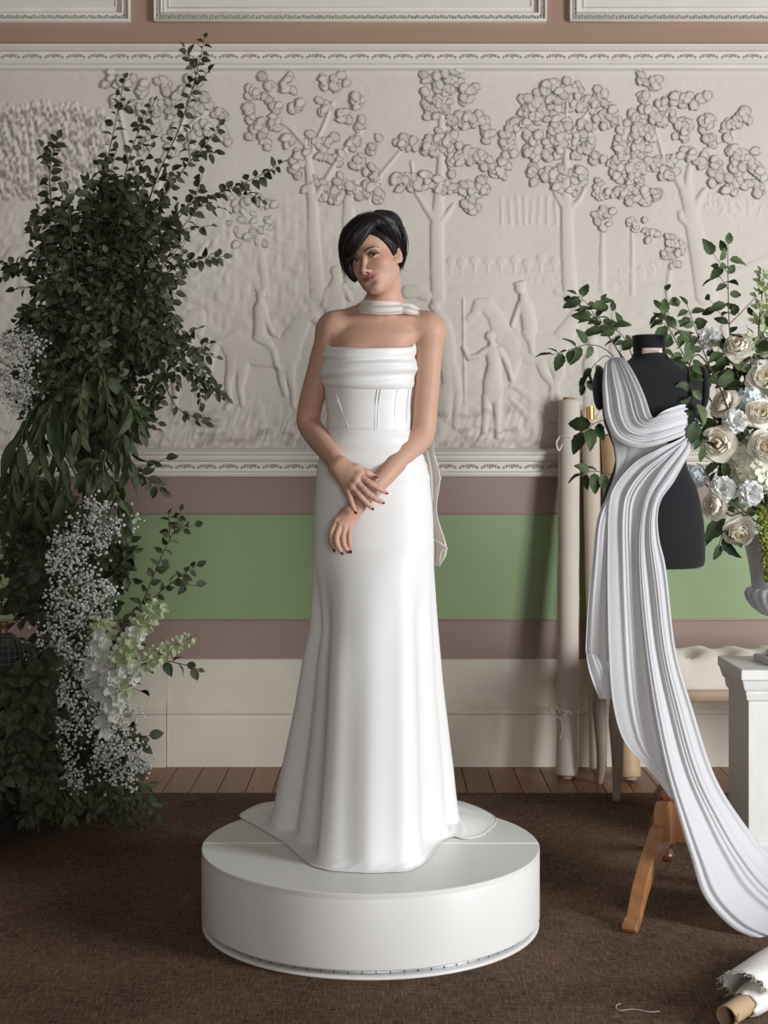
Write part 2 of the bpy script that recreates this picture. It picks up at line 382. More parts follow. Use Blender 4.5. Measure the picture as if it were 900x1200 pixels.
trees['g'] = element('carved_tree', [[(741,345,2.4),(741,300,2.2),(741,262,1.8),(750,266,1.4)]], .008)
trees['h'] = element('carved_tree', [[(782,345,3.2),(785,318,3),(787,305,2)]], .009)
trees['i'] = element('carved_tree', [[(180,300,7),(178,240,5.5),(190,190,4),(215,140,3)], [(180,235,3.5),(150,180,2.5),(140,130,2)], [(200,170,3),(240,130,2)]], .012)
trees['j'] = element('carved_tree', [[(312,345,5),(306,300,4.5),(300,268,3.5),(285,250,2)], [(303,280,3),(318,255,2)]], .010)
trees['k'] = element('carved_tree', [[(60,330,11),(66,260,9),(60,200,6)], [(-90,330,10),(-85,230,8),(-90,160,5)]], .012)
trees['l'] = element('carved_tree', [[(975,345,9),(970,260,8),(978,190,5),(985,140,3)], [(970,255,4),(945,215,3),(930,190,2)]], .012)
# --- riders, horses and attendants
element('carved_horse', [[(276,405,17),(302,414,15),(334,414,18)], [(336,410,16),(346,392,12),(355,374,9.5)], [(355,373,8),(366,370,6),(374,379,4.5)], [(276,410,13),(272,432,7),(267,448,4),(269,472,3.2),(265,478,3)], [(283,415,12),(283,440,6),(281,455,3.6),(284,474,3)], [(338,424,9),(340,440,5.5),(343,458,3.4),(344,476,3)], [(330,424,8),(330,445,4.5),(334,462,3)], [(268,400,5),(254,402,4.5),(247,416,4.5),(246,434,3)]], .014)
element('carved_rider', [[(306,346,5.6)], [(301,340.5,1.8),(310,339.5,2.2)], [(305,352,4),(305,362,8),(305,378,7.5),(304,392,7)], [(308,362,4),(313,378,3.4),(320,392,2.8),(326,394,2.2)], [(303,395,7),(314,402,5.5),(321,412,4),(324,428,3.2),(327,432,2.6)]], .020)
element('carved_horse', [[(205,410,18),(215,392,14),(226,372,9)], [(226,370,8),(234,368,6.5),(236,382,5),(234,392,4)], [(190,420,18),(160,415,17)], [(205,430,6),(206,460,4),(204,480,3.4)], [(165,430,7),(160,460,4),(162,485,3.2)], [(196,430,6),(190,462,3.4)]], .013)
element('carved_figure', [[(240,430,6),(238,445,6),(232,462,4)], [(170,490,4),(186,500,4),(200,515,3.2)], [(240,420,4)]], .010)
element('carved_horse', [[(556,368,5),(562,357,8),(570,358,9),(580,370,9),(588,390,12)], [(556,368,4.5),(549,373,4)], [(590,395,11),(600,404,9)]], .012)
element('carved_horse', [[(604,402,17),(625,410,18),(648,408,17)], [(648,415,14),(655,438,7),(650,452,4),(656,475,3.2)], [(634,422,8),(638,438,5),(648,452,3.4),(645,470,3)], [(604,415,11),(602,432,5.5),(600,446,3.4)], [(660,395,12),(672,375,8),(680,360,6),(690,362,4)]], .012)
element('carved_rider', [[(609,338,6)], [(604,333,2),(613,331,2.4)], [(612,347,4.5),(615,358,8),(619,375,8.5),(620,388,8)], [(610,356,4),(604,370,3.2),(600,381,2.8)], [(618,390,7),(622,402,4.5),(623,412,3.2)]], .019)
element('carved_figure', [[(574,394,5.8)], [(576,402,3.4),(577,412,8.5),(579,428,7.5)], [(578,432,8),(577,446,10.5),(577,462,11.5)], [(570,466,5.5),(569,488,4.4),(567,508,3.4),(561,516,2.6)], [(582,466,5.2),(583,490,4.2),(583,512,3.4)], [(571,410,4.2),(560,417,3.6),(549,420,3),(543,408,2.4)], [(585,410,4.4),(593,424,3.6),(599,444,3)]], .021)
element('carved_staff', [[(543,350,1.3),(544,420,1.4),(546,512,1.5)]], .010, .7)
element('carved_hound', [[(606,454,4),(618,463,5),(632,475,6),(645,482,6.5)], [(606,453,3.4),(598,452,2.4)], [(598,466,3),(608,478,4),(622,492,5),(636,500,4)], [(640,488,4),(650,500,3)]], .011)
element('carved_hound', [[(628,505,3.4),(645,498,4.5),(660,502,5)], [(650,478,3),(664,474,3),(672,478,2.6)]], .010)
element('carved_figure', [[(509,359,6)], [(512,366,5),(519,380,9),(524,400,9),(524,420,10)], [(524,425,9),(526,455,7),(522,490,5.5)], [(530,430,7),(536,460,5),(534,500,4)]], .017)
element('carved_horse', [[(478,342,8),(490,342,7.5),(500,347,6)], [(520,455,6),(517,490,4),(516,512,3.4)]], .013)
element('carved_figure', [[(394,318,7)], [(394,328,6),(392,345,11),(392,365,12)], [(384,340,4),(380,358,4)], [(402,336,4),(410,350,3.4)]], .015)
element('carved_figure', [[(694,400,6)], [(694,408,4),(692,425,9),(692,450,9),(692,480,8)]], .015)
element('carved_hound', [[(652,342,3.4),(662,346,4),(676,340,3.4)], [(664,350,2.4),(662,362,2)], [(672,330,4)]], .008)
element('carved_horse', [[(730,408,16),(760,412,16),(790,408,16)], [(735,420,8),(730,450,4),(732,480,3.4)], [(790,420,8),(794,450,4),(790,480,3.4)], [(796,396,12),(808,376,8),(818,366,6)]], .012)
element('carved_figure', [[(850,385,6)], [(850,394,5),(850,415,10),(850,440,10)], [(846,445,6),(845,490,4)], [(856,445,6),(857,490,4)]], .014)
element('carved_horse', [[(960,400,18),(995,404,18)], [(955,420,8),(950,480,3.4)], [(1000,420,8),(1002,480,3.4)], [(950,385,12),(938,365,8),(926,368,5)]], .012)
# --- hanging willow foliage and small bushes worked directly in the plaster
dr = RNG
def strokes(name, region, n, ln, r, amp, grime_shade):
    it = []
    for _ in range(n):
        x, y = region(); a = dr.normal(0, .22)
        it.append([(x, y, r), (x+ln*math.sin(a), y+ln*math.cos(a), r*.45)])
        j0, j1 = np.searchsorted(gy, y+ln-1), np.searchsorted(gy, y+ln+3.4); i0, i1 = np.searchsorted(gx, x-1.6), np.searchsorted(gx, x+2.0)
        GR[j0:j1, i0:i1] = np.maximum(GR[j0:j1, i0:i1], grime_shade)  # dark dab below each stroke: dirt plus shade put into the colour
    return element(name, it, amp, .3)
def willow():
    x = dr.uniform(-140, 128); top = 118+.0035*(x-50)**2*.5; return x, dr.uniform(max(86, top), 228-.06*abs(x-40))
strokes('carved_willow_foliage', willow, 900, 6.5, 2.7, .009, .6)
def bushes():
    c = [(845,235,34,10),(868,242,30,12),(745,318,16,6),(700,335,20,6),(640,325,18,5),(225,330,30,20),(262,300,20,20)][dr.integers(0,7)]
    return dr.normal(c[0], c[2]*.6), dr.normal(c[1], c[3]*.6)
strokes('carved_bush', bushes, 260, 3.6, 2.0, .004, .0)
# grime caught in the roots of the grass
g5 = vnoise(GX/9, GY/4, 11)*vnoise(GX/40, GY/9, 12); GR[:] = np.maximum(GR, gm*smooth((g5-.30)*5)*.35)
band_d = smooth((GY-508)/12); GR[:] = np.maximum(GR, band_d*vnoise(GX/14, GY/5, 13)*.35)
for e in (0,):  # the rim: panel meets its mouldings flat
    fade = smooth((GY-82)/5)*smooth((528-GY)/5); H *= fade
for _ in range(1):                                 # soften the tool marks
    Hp = np.pad(H, 1, 'edge'); H = (Hp[1:-1,1:-1]*4+2*(Hp[:-2,1:-1]+Hp[2:,1:-1]+Hp[1:-1,:-2]+Hp[1:-1,2:])+Hp[:-2,:-2]+Hp[2:,:-2]+Hp[:-2,2:]+Hp[2:,2:])/16
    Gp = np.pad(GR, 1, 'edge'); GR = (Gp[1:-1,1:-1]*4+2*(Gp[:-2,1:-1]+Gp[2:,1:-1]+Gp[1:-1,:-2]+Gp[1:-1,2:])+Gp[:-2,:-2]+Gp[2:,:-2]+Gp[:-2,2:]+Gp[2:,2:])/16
VX = (GX-450)/SW; VZ = CAM_H-(GY-530)/SW; VY = YW+.004-H
Vall = np.stack([VX, VY, VZ], -1).reshape(-1, 3); R_, C_ = GX.shape
idx = np.arange(R_*C_).reshape(R_, C_)
Fq = np.stack([idx[:-1,:-1], idx[1:,:-1], idx[1:,1:], idx[:-1,1:]], -1).reshape(-1, 4)
fid = np.maximum(np.maximum(ID[:-1,:-1], ID[1:,:-1]), np.maximum(ID[1:,1:], ID[:-1,1:])).reshape(-1)
GRf = GR.reshape(-1); relief = None; relief_parts = {}
for k, nm in PARTS.items():
    f = Fq[fid == k]
    if not len(f): continue
    u, inv = np.unique(f, return_inverse=True)
    me = make_mesh(nm, Vall[u], inv.reshape(-1, 4).astype(np.int32), [m_relief])
    at = me.attributes.new('grime_shade', 'FLOAT', 'POINT'); at.data.foreach_set('value', GRf[u].astype(np.float32))
    if k == 0:
        relief = put('relief_panel', me); tag(relief, 'white plaster wall relief carved with trees, riders and horses', 'relief')
    else:
        o = put(nm, me, relief); relief_parts[k] = o
        if nm in ('carved_willow_foliage', 'carved_bush', 'carved_distant_trees', 'carved_distant_figures', 'carved_hill'): o['kind'] = 'stuff'
# plain plaster either side of the carving
for a, c in ((XL, wx(-160)), (wx(1060), XR)):
    q = MB(); q.box((a, YW, wz(528)), (c, YW+.03, wz(82))); q.put('plain_plaster', m_relief, dado, smooth_=False)
# --- carved leaves: each a little domed scale of plaster standing off the panel
def relief_leaf(seed):
    r = random.Random(seed); q = MB(); nr, nc = 5, 5; G = []; gr = []
    for i in range(nr):
        t = i/(nr-1); row = []
        wdt = .44*math.sin(PI*min(1, .15+.83*t))**.95+.012
        for j in range(nc):
            s = -1+2*j/(nc-1)
            row.append((s*wdt+.04*r.uniform(-1,1)*(1-abs(s)), -(.04+.09*t)*(1-s*s*.98)-.02-.13*t+(.035 if j == nc//2 else 0), -t)); gr.append(min(1, .85*abs(s)**5+(.75 if i == nr-1 else 0)+(.25 if i == 0 else 0)))  # leaf rims darkened: dirt together with painted shade between leaves
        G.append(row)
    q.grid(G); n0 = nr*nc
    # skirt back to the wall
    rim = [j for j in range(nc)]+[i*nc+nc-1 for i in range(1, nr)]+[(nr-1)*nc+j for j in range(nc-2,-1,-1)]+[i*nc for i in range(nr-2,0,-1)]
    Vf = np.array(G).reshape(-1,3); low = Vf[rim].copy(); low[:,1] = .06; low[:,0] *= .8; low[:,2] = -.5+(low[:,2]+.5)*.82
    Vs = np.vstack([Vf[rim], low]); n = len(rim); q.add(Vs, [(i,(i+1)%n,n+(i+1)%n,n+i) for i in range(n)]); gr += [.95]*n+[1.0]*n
    me = q.mesh('leaf', m_relief); at = me.attributes.new('grime_shade', 'FLOAT', 'POINT'); at.data.foreach_set('value', np.array(gr, np.float32)*.85)
    return me
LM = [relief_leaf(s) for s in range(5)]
CL = {
 'a': [(294,110),(314,105),(337,103),(321,125),(345,128),(377,97),(401,99),(423,117),(379,128),(401,137),(421,148),(321,148),(308,165),(294,130),(365,168),(385,170),(354,185),(377,183),(397,185),(414,174),(434,174),(421,194),(348,199),(300,150),(335,165),(366,217),(381,225)],
 'b': [(399,214),(414,225),(437,205),(432,222),(440,232),(392,232)],
 'c': [(500,97),(517,95),(530,93),(522,106),(505,116),(508,132),(520,127),(540,112),(550,112),(532,143),(545,143),(557,143),(568,150),(572,160),(472,168),(485,170),(507,168),(517,165),(528,163),(500,177),(513,178),(527,173),(537,187),(548,182),(560,182),(567,192),(530,193),(467,212),(478,210),(485,217),(495,215),(515,223),(528,223),(543,223),(557,223),(567,222),(552,235),(555,245)],
 'd': [(615,119),(639,107),(637,120),(655,102),(661,115),(675,109),(618,135),(629,139),(653,131),(675,129),(688,122),(701,113),(699,126),(712,133),(708,142),(721,142),(725,151),(690,146),(611,146),(600,151),(591,164),(600,175),(587,190),(584,205),(615,162),(631,164),(622,175),(626,183),(650,146),(651,155),(664,151),(650,166),(661,172),(670,172),(648,175),(675,181),(642,186),(688,164),(690,175),(697,183),(626,208),(639,208),(651,208),(662,205),(677,205),(655,217),(666,221),(677,219),(684,208)],
 'e': [(749,91),(764,100),(756,116),(791,116),(802,118),(816,122),(776,129),(762,133),(744,142),(756,149),(771,144),(796,142),(802,153),(798,162),(747,156),(762,160),(751,167),(733,176),(742,178),(751,178),(727,189),(720,204),(744,191),(736,200),(751,200),(762,198),(773,191),(787,191),(780,207),(791,204),(742,213),(753,218),(738,222),(729,231),(744,233),(758,233),(769,231),(829,138),(829,149),(831,164),(858,144),(869,133),(876,140),(856,156),(807,189),(811,182),(824,193),(838,196),(844,207),(853,218),(856,184),(869,187),(880,191),(864,200),(869,213),(887,204),(889,224)],
 'f': [(705,216),(703,227),(710,234),(706,250),(700,256),(712,257),(706,262)],
 'g': [(749,268),(757,270),(763,274),(744,266)],
 'h': [(787,279),(782,284),(792,284),(787,296),(779,300),(795,300),(787,306)],
 'i': [(130,100),(150,95),(168,108),(190,98),(206,112),(225,105),(140,120),(160,130),(182,126),(205,132),(226,128),(244,120),(258,140),(240,150),(262,160),(180,150),(205,155),(228,168),(200,175),(170,170)],
 'j': [(272,235),(288,240),(304,236),(318,244),(280,258),(296,262),(312,262),(290,278),(276,276),(306,282)],
 'l': [(930,150),(950,135),(970,125),(992,120),(1010,135),(940,175),(960,165),(985,150),(1005,160),(1020,180),(925,195),(950,195),(975,190),(1000,195)],
}
SMALL = {'f': .8, 'g': .72, 'h': .75, 'j': .85}
rl = random.Random(3)
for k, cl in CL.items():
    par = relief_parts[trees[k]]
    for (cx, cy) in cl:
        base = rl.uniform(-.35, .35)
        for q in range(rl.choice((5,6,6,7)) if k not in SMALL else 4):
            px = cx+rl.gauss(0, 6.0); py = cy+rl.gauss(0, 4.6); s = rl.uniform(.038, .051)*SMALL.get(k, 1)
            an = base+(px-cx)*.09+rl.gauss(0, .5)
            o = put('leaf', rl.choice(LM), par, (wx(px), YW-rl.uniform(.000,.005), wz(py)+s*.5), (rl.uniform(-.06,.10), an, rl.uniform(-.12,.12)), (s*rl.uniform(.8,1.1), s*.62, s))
# ================================================================ PODIUM
Y0 = 4.15; PR = 0.4805; PZ = 0.225; PXC = (434.5-450)*Y0/FPX
m_podium = mat('white_satin_laminate', (0.72,0.70,0.675,1), .38, var=.03, vscale=4)
m_steel = mat('dull_aluminium_rim', (0.42,0.43,0.44,1), .4, metal=.7)
m_dark = mat('black_gap', (.02,.02,.02,1), .8)
podium = thing('podium', 'round white display podium on the brown carpet under the woman', 'podium', (PXC, Y0, .004))
Zb = PZ-.004
b = MB(); b.lathe([(PR-.004,.024),(PR,.028),(PR,Zb-.016),(PR-.001,Zb-.013)], 128); auto_smooth(b.put('side_panel', m_podium, podium), 40)
for s in (1, -1):                                   # two half tops that meet in a fine seam
    n = 64; arc = [(PR*math.cos(PI*k/n), s*PR*math.sin(PI*k/n)) for k in range(n+1)]; yk = s*.0022
    V = []; 
    for z, i in ((Zb-.0135, 0), (Zb-.002, 0), (Zb, .002)):
        V += [((x*(1-i/PR)), (s*max(abs(y), .0022+i)*(1-i/PR)), z) for x, y in arc]
    m = n+1; F = [(r*m+k, r*m+k+1, (r+1)*m+k+1, (r+1)*m+k) for r in range(2) for k in range(n)]+[(r*m+n, r*m, (r+1)*m, (r+1)*m+n) for r in range(2)]
    F += [tuple(range(2*m, 3*m)), tuple(range(m-1,-1,-1))]
    q = MB(); q.add(V, F); auto_smooth(q.put('half_top', m_podium, podium, smooth_=False), 30)
m_seam_glint = mat('seam_glint_white', (0.88,0.88,0.87,1), .3)  # brighter white painting the highlight along the seam edge
q = MB(); q.box((-PR+.002,-.0026,Zb-.01),(PR-.002,.0026,Zb+.0009)); q.put('seam_glint', m_seam_glint, podium, smooth_=False)
b = MB(); b.lathe([(PR-.022,.0),(PR-.020,.010),(PR-.020,.026)], 96); b.put('recessed_rim', m_steel, podium)
b = MB(); b.lathe([(PR-.012,.0),(PR-.002,.002),(PR-.001,.007),(PR-.012,.010),(PR-.02,.010)], 128); b.put('base_ring', m_podium, podium)
q = MB(); q.box((-.0012,-.0006,0),(.0012,.0006,.006)); me_t = q.mesh('tick_mark', m_dark, False)
for k in range(40):
    a = -PI+PI*(k+.5)/40; put('tick_mark', me_t, podium, ((PR-.0195)*math.cos(a), (PR-.0195)*math.sin(a), .012), (0,0,a+PI/2), (1,1,1.6 if k % 5 == 0 else 1))

# ================================================================ IMPLICIT SURFACES (bodies, hair)
class Field:
    def __init__(s, xs, ys, zs):
        s.ax = [np.asarray(a, np.float32) for a in (xs, ys, zs)]; s.f = np.full([len(a) for a in s.ax], .2, np.float32)
    def sub(s, lo, hi):
        sl = [slice(max(0, np.searchsorted(a, l)-1), min(len(a), np.searchsorted(a, h)+1)) for a, l, h in zip(s.ax, lo, hi)]
        X, Y, Z = [a[q] for a, q in zip(s.ax, sl)]
        return tuple(sl), X[:,None,None], Y[None,:,None], Z[None,None,:]
    def put(s, sl, d, k, mode='add'):
        a = s.f[sl]
        if mode == 'add':
            h = np.clip(.5+.5*(a-d)/k, 0, 1); s.f[sl] = a*(1-h)+d*h-k*h*(1-h)
        else:                                          # smooth subtraction
            h = np.clip(.5-.5*(a+d)/k, 0, 1); s.f[sl] = a*(1-h)-d*h+k*h*(1-h)
    def cone(s, p0, p1, r0, r1, k=.012, mode='add'):
        p0, p1 = np.asarray(p0, np.float32), np.asarray(p1, np.float32); R = max(r0, r1)+k+.008
        sl, X, Y, Z = s.sub(np.minimum(p0,p1)-R, np.maximum(p0,p1)+R)
        v = p1-p0; L2 = float(v@v)+1e-12
        t = np.clip(((X-p0[0])*v[0]+(Y-p0[1])*v[1]+(Z-p0[2])*v[2])/L2, 0, 1)
        d = np.sqrt((X-p0[0]-t*v[0])**2+(Y-p0[1]-t*v[1])**2+(Z-p0[2]-t*v[2])**2)-(r0+t*(r1-r0))
        s.put(sl, d, k, mode)
    def chain(s, pts, radii, k=.012):
        for i in range(len(pts)-1): s.cone(pts[i], pts[i+1], radii[i], radii[i+1], k)
    def ell(s, c, r, R=None, k=.012, mode='add'):
        c = np.asarray(c, np.float32); r = np.asarray(r, np.float32); M = max(r)+k+.008
        sl, X, Y, Z = s.sub(c-M, c+M); D = [X-c[0], Y-c[1], Z-c[2]]
        if R is None: R = np.eye(3)
        q = [(R[0,j]*D[0]+R[1,j]*D[1]+R[2,j]*D[2])/r[j] for j in range(3)]
        g = np.sqrt(q[0]**2+q[1]**2+q[2]**2); g2 = np.sqrt((q[0]/r[0])**2+(q[1]/r[1])**2+(q[2]/r[2])**2)+1e-6
        s.put(sl, g*(g-1)/g2, k, mode)
    def mesh(s):
        f = s.f; ins = f < 0; nx, ny, nz = f.shape
        c = np.zeros((nx-1,ny-1,nz-1), np.uint8)
        for dx in (0,1):
            for dy in (0,1):
                for dz in (0,1): c += ins[dx:nx-1+dx, dy:ny-1+dy, dz:nz-1+dz]
        I, J, K = np.nonzero((c > 0) & (c < 8)); n = len(I)
        vid = np.full((nx-1,ny-1,nz-1), -1, np.int32); vid[I,J,K] = np.arange(n)
        acc = np.zeros((n,3), np.float64); cnt = np.zeros(n)
        cor = [(a,b_,d) for a in (0,1) for b_ in (0,1) for d in (0,1)]
        for a in cor:
            for b_ in cor:
                if sum(abs(p-q) for p, q in zip(a, b_)) != 1 or a > b_: continue
                fa = f[I+a[0],J+a[1],K+a[2]]; fb = f[I+b_[0],J+b_[1],K+b_[2]]; m = (fa < 0) != (fb < 0)
                t = np.where(m, fa/(fa-fb+1e-20), 0)
                for d in range(3):
                    g = (I,J,K)[d]; pa = s.ax[d][g+a[d]]; pb = s.ax[d][g+b_[d]]; acc[:,d] += np.where(m, pa+(pb-pa)*t, 0)
                cnt += m
        V = acc/cnt[:,None]; Q = []
        for d in range(3):
            o = [q for q in range(3) if q != d]
            A = np.take(ins, range(f.shape[d]-1), d); B = np.take(ins, range(1, f.shape[d]), d)
            E = np.array(np.nonzero(A != B)); ok = (E[o[0]] > 0) & (E[o[1]] > 0) & (E[o[0]] < f.shape[o[0]]-1) & (E[o[1]] < f.shape[o[1]]-1); E = E[:,ok]
            sg = A[tuple(E)]
            def cell(u, v):
                G = E.copy(); G[o[0]] -= u; G[o[1]] -= v; return vid[tuple(G)]
            q = np.stack([cell(1,1), cell(0,1), cell(0,0), cell(1,0)], 1)
            fl = sg if d != 1 else ~sg
            q = np.where(fl[:,None], q, q[:,::-1]); Q.append(q)
        return V, np.concatenate(Q).astype(np.int32)
def W(px, py, dy): return P(px, py, Y0+dy)

# ---------------------------------------------------------------- materials of the figure
m_skin = mat('skin', (0.52,0.305,0.220,1), .52, var=.06, vscale=20, sss=.12, spec=.3)
def makeup():
    nt = m_skin.node_tree; N = nt.nodes; L = nt.links; B = N['Principled BSDF']; src = B.inputs['Base Color'].links[0].from_socket
    for nm, c in (('blush', (0.55,0.235,0.175,1)), ('lid', (0.16,0.085,0.065,1)), ('lip', (0.40,0.125,0.115,1)), ('mouthline', (0.09,0.022,0.02,1))):
        at = N.new('ShaderNodeAttribute'); at.attribute_name = nm; mx = N.new('ShaderNodeMix'); mx.data_type = 'RGBA'
        L.new(at.outputs['Fac'], mx.inputs[0]); L.new(src, mx.inputs[6]); mx.inputs[7].default_value = c; src = mx.outputs[2]
    L.new(src, B.inputs['Base Color'])
makeup()
m_lip = mat('rose_lips', (0.42,0.135,0.125,1), .35)
m_nail = mat('dark_red_nail_polish', (0.16,0.012,0.014,1), .15, coat=.6)
m_hair = mat('black_brown_hair', (0.010,0.0075,0.007,1), .42, bump=.6, bscale=110, stretch=(1,1,.25), spec=.2)
m_eyew = mat('eye_white', (0.62,0.58,0.55,1), .2); m_iris = mat('brown_iris', (0.05,0.028,0.015,1), .15); m_lash = mat('lash_black', (.012,.009,.008,1), .5)
m_brow = mat('dark_brow', (0.075,0.042,0.028,1), .6)
m_shadow = mat('taupe_eyeshadow', (0.26,0.14,0.105,1), .55)
m_dress = mat('ivory_silk_crepe', (0.73,0.715,0.70,1), .48, sheen=.25, spec=.35, bump=.02, bscale=300)
m_scarf = mat('ivory_silk_chiffon', (0.86,0.82,0.77,1), .6, sheen=.2, transl=.4, alpha=.86, spec=.2)

# ---------------------------------------------------------------- head frame
yaw, rol, pit = math.radians(27), math.radians(16.5), math.radians(-3)
Rh = np.array(Matrix.Rotation(-rol, 3, 'Y') @ Matrix.Rotation(-yaw, 3, 'Z') @ Matrix.Rotation(pit, 3, 'X'))
# columns of Rh map local (her left, backward, up); forward is -y locally
HO = W(426.0, 302.2, -.080)-Rh @ np.array([0, -.082*.925, 0])
HS = .925
def h(x, f, u): return HO+Rh @ (HS*np.array([x, -f, u]))
HR = np.stack([Rh[:,0], -Rh[:,1], Rh[:,2]], 1)     # local (left, forward, up) -> world
# ---------------------------------------------------------------- body
def arange2(segs):
    out = []
    for a, c, st in segs: out.append(np.arange(a, c, st))
    return np.concatenate(out)
xs = np.arange(W(336,0,.05)[0], W(526,0,0)[0], .0021); ys = np.arange(Y0-.215, Y0+.165, .0021)
zs = arange2([(PZ-.01, W(0,672,0)[2], .007), (W(0,672,0)[2], W(0,352,0)[2], .0022), (W(0,352,0)[2], W(0,238,0)[2], .0017)])
bd = Field(xs, ys, zs)
# torso
T = [(366,447,.060,.050,.03),(374,446,.092,.056,.03),(382,444,.128,.066,.028),(392,440,.138,.078,.024),(405,435,.122,.090,.02),(425,433,.119,.098,.02),(445,432,.117,.096,.02),(470,431,.108,.084,.02),(500,431,.106,.078,.02),(530,434,.122,.086,.022),(570,437,.148,.098,.025),(620,438,.162,.104,.028),(665,438,.160,.100,.028),(700,438,.150,.088,.028)]
def torso():
    tz = np.array([CAM_H-(t[0]-530)*Y0/FPX for t in T])[::-1]; g = lambda i: np.array([t[i] for t in T])[::-1]
    sl, X, Y, Z = bd.sub((xs[0],ys[0],tz[0]), (xs[-1],ys[-1],tz[-1])); z = Z.ravel()
    I = lambda i: np.interp(z, tz, g(i)).astype(np.float32)[None,None,:]
    cx = (I(1)-450)*Y0/FPX; a, b_ = I(2), I(3); cy = Y0+I(4)
    q = np.sqrt(((X-cx)/a)**2+((Y-cy)/b_)**2); bd.put(sl, (q-1)*np.minimum(a, b_)*.92, .012)
torso()
nb = W(449,368,.030)
bd.cone(h(0,-.022,-.065), nb, .0415, .046, .02)                 # neck
bd.cone(h(0,-.03,-.05), W(450,376,.045), .040, .055, .02)
for sx, sh in ((1, W(499,383,.032)), (-1, W(394,381,.034))):
    bd.cone(W(449+sx*9,362,.045), sh, .030, .036, .035)         # trapezius
    bd.cone(W(449+sx*6,371,-.018), sh+np.array([0,-.030,.006]), .010, .010, .022)   # collar bone
for sx in (-1, 1): bd.ell(W(433+sx*23, 428, -.040), (.046,.040,.050), k=.035)
# arms: (px, py, depth, radius)
armR = [(392,389,.032,.046),(383,412,.034,.042),(374,440,.042,.0375),(365,470,.048,.0345),(361.5,492,.048,.0335),(365,502,.036,.0335),(375,516,-.012,.0330),(386,531,-.070,.0270),(393.5,541.5,-.112,.0228),(398,547,-.126,.0225)]
armL = [(502,391,.030,.045),(502,415,.030,.0385),(500.5,450,.034,.0360),(497.5,485,.036,.0355),(495,507,.032,.0350),(489,517,.014,.0355),(475,531,-.030,.0345),(455,553,-.080,.0285),(436,574,-.112,.0245),(421,590,-.128,.0215)]
for A in (armR, armL):
    pts = [W(a[0],a[1],a[2]) for a in A]; sp = spline(pts, 70); rr = spline([(a[3],0,0) for a in A], 70)[:,0]; bd.chain(sp, rr, .003)
bd.ell(W(391,386,.034), (.048,.050,.050), k=.025); bd.ell(W(502,386,.032), (.047,.050,.050), k=.025)
# hands
nails = []
def finger(px, dep, rad, nail_up=(0,-1,0), nl=.0095):
    pts = [W(x,y,d) for (x,y), d in zip(px, dep)]; sp = spline(pts, 9); rr = np.interp(np.linspace(0,1,9), np.linspace(0,1,len(rad)), rad)
    bd.chain(sp, rr, .0022)
    for jt in pts[1:-1]: bd.ell(jt, (rad[1]*1.0,)*3, k=.002)
    d = sp[-1]-sp[-3]; d /= np.linalg.norm(d); up = np.asarray(nail_up, float); up -= d*(up@d); up /= np.linalg.norm(up)
    nails.append((sp[-1]+d*.002+up*rad[-1]*.55, d, up, nl))
# right hand, laid over the left wrist
wr = W(397,546,-.128)
kn = {'i': (420.5,556.5,-.152), 'm': (417,563.5,-.157), 'r': (412.5,570,-.154), 'p': (407.5,575,-.146)}
for f, r in (('i',.0118),('m',.0122),('r',.0118),('p',.0108)):
    bd.cone(wr+np.array([{'i':.010,'m':.004,'r':-.003,'p':-.009}[f], 0, {'i':.008,'m':.003,'r':-.003,'p':-.008}[f]]), W(*kn[f]), .0165, r, .012)
    bd.ell(W(*kn[f])+np.array([0,-.004,0]), (.0098,)*3, k=.008)
finger([(420.5,556.5),(433.5,566),(443,571.8),(451,576.5)], (-.153,-.163,-.158,-.150), (.0098,.0088,.0078,.0058))
finger([(417,563.5),(429,576),(439.5,583.8),(447,588)], (-.157,-.168,-.163,-.154), (.0098,.0088,.0078,.0058))
finger([(412.5,570),(421.5,580.5),(429,588.5),(435,594.5)], (-.155,-.165,-.161,-.152), (.0094,.0083,.0073,.0055))
finger([(407.5,575),(410.6,585),(413.4,592.5),(416,598.5)], (-.149,-.163,-.167,-.164), (.0084,.0072,.0064,.0050))
bd.chain([W(403,547,-.128), W(417,549,-.138), W(430,554,-.136), W(440,558.8,-.132)], (.0150,.0125,.0095,.0062), .008)
nails.append((W(441,559,-.139), W(442,559.6,-.13)-W(435,556.6,-.134), (0,-.6,.8), .008))
# left hand hanging relaxed over the skirt
wl = W(420,592,-.129)
kl = {'a': (394.5,610.5,-.140), 'b': (399,614.5,-.146), 'c': (404,616.5,-.146), 'd': (410,616.5,-.140)}
for f, dx, r in (('a',-.011,.0118),('b',-.004,.0122),('c',.003,.0118),('d',.010,.0108)):
    bd.cone(wl+np.array([dx*.7, 0, -dx*.5]), W(*kl[f]), .0140, r*.88, .008); bd.ell(W(*kl[f])+np.array([0,-.004,0]), (.0088,)*3, k=.005)
finger([(394.5,610.5),(388.8,624),(388.2,634.5),(391,643)], (-.141,-.157,-.160,-.153), (.0086,.0078,.0070,.0052))
finger([(399,614.5),(394.5,628),(395,637.5),(399.8,646.5)], (-.147,-.166,-.168,-.160), (.0086,.0079,.0071,.0052))
finger([(404,616.5),(402.0,629.5),(403.2,638.5),(406.8,645)], (-.147,-.162,-.163,-.154), (.0083,.0075,.0068,.0050))
finger([(410,616.5),(409.2,629),(409.6,637),(410.6,644.5)], (-.141,-.154,-.155,-.150), (.0078,.0069,.0062,.0046))
bd.chain([W(405,600,-.122), W(396,612,-.120), W(394,622,-.128), W(396.5,630,-.136)], (.0150,.0115,.0092,.0068), .008)
